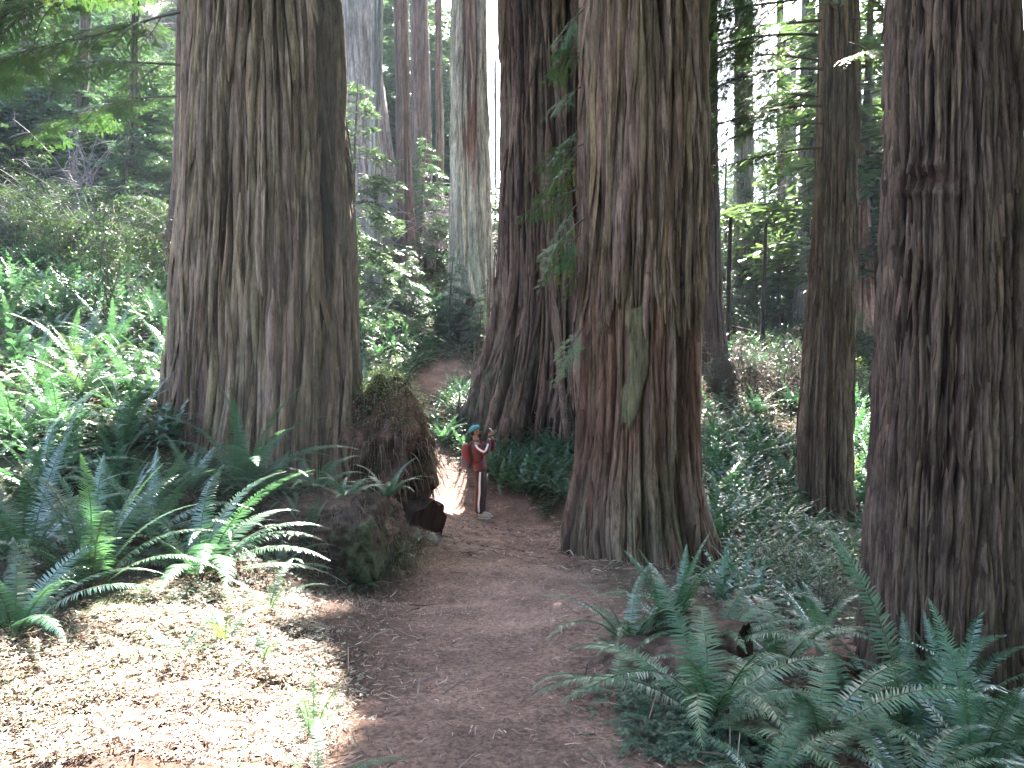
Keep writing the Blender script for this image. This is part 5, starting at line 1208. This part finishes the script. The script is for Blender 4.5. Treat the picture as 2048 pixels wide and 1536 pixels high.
    for sd in (-1, 1):
        e = np.array(el[sd]); h = np.array(ha[sd]); sh = np.array((-.055, sd * .17, 1.425))
        j.chain([tuple(sh), tuple((sh + e) / 2 + [0, 0, -.012]), tuple(e + [.012, 0, -.012]), tuple(e * .5 + h * .5), tuple(e * .16 + h * .84)], [.088, .078, .070, .060, .046], 4)
    jm = put(j.build("jacket"), "jacket", [JACK], t)
    q = Sk(); q.chain([(.0, 0, .96), (.0, 0, .88)], [(.145, .13), (.150, .13)])
    for sd in (-1, 1):
        x0 = -.0 if sd == -1 else .03
        q.chain([(x0, sd * .085, .80), (x0 + .01, sd * .095, .52), (x0 - .015, sd * .098, .30), (x0 - .01, sd * .10, .085)], [.125, .108, .098, .092], 1)
    tr_ = put(q.build("trousers"), "trousers", [TROU], t)
    for sd in (-1, 1):
        x0 = .05 if sd == -1 else .085
        s_ = Sk(); s_.chain([(x0 - .075, sd * .105, .055), (x0, sd * .108, .052), (x0 + .08, sd * .112, .042), (x0 + .135, sd * .114, .034)], [.050, .050, .042, .030])
        o = put(s_.build("shoe"), "shoe", [SHOE], t)
        th = np.linspace(0, 2 * np.pi, 24, endpoint=False); ring = np.stack([x0 + .03 + .132 * np.cos(th), sd * .11 + .044 * np.sin(th) * (1 - .12 * np.cos(th)), 0 * th], 1)
        mb = MB(); mb.add(np.concatenate([ring + [0, 0, -.006], ring + [0, 0, .020], [[x0 + .03, sd * .11, .020]], [[x0 + .03, sd * .11, -.006]]]), np.array([[k, (k + 1) % 24, 24 + (k + 1) % 24, 24 + k] for k in range(24)]))
        mb.F.append(np.array([[24 + k, 24 + (k + 1) % 24, 48] for k in range(24)])); mb.M.append(np.zeros(24, np.int32)); mb.build("sole", SHOE, o)
    # white side stripes laid on the cloth by ray casting
    def stripe(surf, pts, w, name, parent, n=26):
        bvh = BVHTree.FromObject(surf, bpy.context.evaluated_depsgraph_get()); pts = np.array(pts, float)
        tt = np.linspace(0, 1, len(pts)); u = np.linspace(0, 1, n); C = np.stack([np.interp(u, tt, pts[:, k]) for k in range(2)], 1)
        d = np.gradient(C, axis=0); d /= np.linalg.norm(d, axis=1)[:, None]; nrm = np.stack([-d[:, 1], d[:, 0]], 1); rows = []
        for c, m in zip(C, nrm):
            for k in (-1, -.33, .33, 1):
                x, z = c + m * w / 2 * k
                h = bvh.ray_cast(Vector((x, -1, z)), Vector((0, 1, 0)))
                rows.append((x, (h[0].y if h[0] is not None else -.12) - .005, z))
        mb = MB(); k = np.arange(n - 1)[:, None] * 4; F = np.concatenate([np.concatenate([k + a, k + a + 1, k + a + 5, k + a + 4], 1) for a in range(3)]); mb.add(rows, F); mb.build(name, WHITE, parent)
    bpy.context.view_layer.update()
    stripe(jm, [(-.085, 1.445), (-.04, 1.375), (.03, 1.325), (.085, 1.30), (.115, 1.325), (.145, 1.39), (.165, 1.45)], .036, "sleeve_stripe", jm)
    stripe(tr_, [(.01, .90), (.0, .70), (.0, .50), (-.02, .30), (-.012, .06)], .036, "side_stripe", tr_)
    # backpack (a thing of its own) and straps
    bp_ = tag(empty("backpack", base + [0, 0, 0]), "red and grey backpack worn by the bearded person", "backpack")
    sq = lambda X: np.sign(X) * np.abs(X) ** .72
    blob("main_compartment", (-.255, 0, 1.21), (.095, .15, .24), REDB, (0, math.radians(-4), 0), 26, sq, bp_)
    blob("lower_pocket", (-.270, 0, 1.10), (.098, .145, .155), GREYB, (0, 0, 0), 24, sq, bp_)
    for sd in (-1, 1):
        V, F = tube([(-.20, sd * .10, 1.40), (-.12, sd * .12, 1.50), (.03, sd * .13, 1.47), (.115, sd * .135, 1.33), (.06, sd * .15, 1.16), (-.12, sd * .14, 1.06)], .014, 6); mb = MB(); mb.add(V, F); mb.build("shoulder_strap", REDB, bp_)
    # phone held up between the hands
    ph_ = tag(empty("phone", base + [.21, -.01, 1.70]), "pale phone held up in both hands of the bearded person", "phone")
    def slab(sx, sy, sz, off, mat, name, bev):
        import bmesh
        bm = bmesh.new(); bmesh.ops.create_cube(bm, size=1); bmesh.ops.scale(bm, vec=(sx, sy, sz), verts=bm.verts); bmesh.ops.bevel(bm, geom=bm.edges[:], offset=bev, segments=3, affect='EDGES'); bmesh.ops.translate(bm, vec=off, verts=bm.verts)
        me = bpy.data.meshes.new(name); bm.to_mesh(me); bm.free(); me.materials.append(mat); return link(name, me, ph_)
    slab(.012, .155, .078, (0, 0, 0), PHONE, "phone_body", .004); slab(.002, .145, .070, (-.0068, 0, 0), BLACK, "screen", .0008); slab(.003, .022, .022, (.0070, .05, .018), BLACK, "camera_lens", .001)
    ph_.rotation_euler = (.1, math.radians(-32), .25)
person()

# ------------------------------------------------------------------ forest air
def haze(density=.0006):
    import bmesh
    bm = bmesh.new(); bmesh.ops.create_cube(bm, size=1)
    me = bpy.data.meshes.new("haze"); bm.to_mesh(me); bm.free()
    m = bpy.data.materials.new("forest_air"); m.use_nodes = True; nt = m.node_tree; nt.nodes.remove(nt.nodes["Principled BSDF"])
    v = nt.nodes.new("ShaderNodeVolumePrincipled"); v.inputs["Color"].default_value = (.72, .86, 1.0, 1); v.inputs["Density"].default_value = density
    v.inputs["Anisotropy"].default_value = .1
    nt.links.new(v.outputs[0], nt.nodes["Material Output"].inputs["Volume"]); me.materials.append(m)
    zs = [v_ for o in scene.objects if o.type == 'MESH' and o.name != "haze" for v_ in ((o.matrix_world @ Vector(c)).z for c in o.bound_box)]
    z0, z1 = min(zs) - 1, max(zs) + 1
    o = link("haze", me, None, (0, 40, (z0 + z1) / 2)); o.scale = (180, 150, z1 - z0)
    tag(o, "thin bluish forest haze", None, None, "stuff")
bpy.context.view_layer.update()
haze()

# ------------------------------------------------------------------ labels that tell look-alikes apart: size, row and side
def tell_apart():
    sets = {}
    for o in scene.objects:
        if o.parent is None and "label" in o.keys() and "group" in o.keys(): sets.setdefault((o["group"], o["label"]), []).append(o)
    for (gr, lab), obs in sets.items():
        if len(obs) < 3: continue
        y = [o.location.y for o in obs]; u = [o.location.x / o.location.y for o in obs]; sc = [o.scale.z for o in obs]
        def q3(v, x): return sum(1 for k in v if k < x) * 3 // len(v)
        for o, a, b, c in zip(obs, y, u, sc):
            o["label"] = f"{('small ', '', 'large ')[q3(sc, c)]}{lab}, {('nearest', 'middle', 'farthest')[q3(y, a)]} row, {('left', 'middle', 'right')[q3(u, b)]} part"
tell_apart()
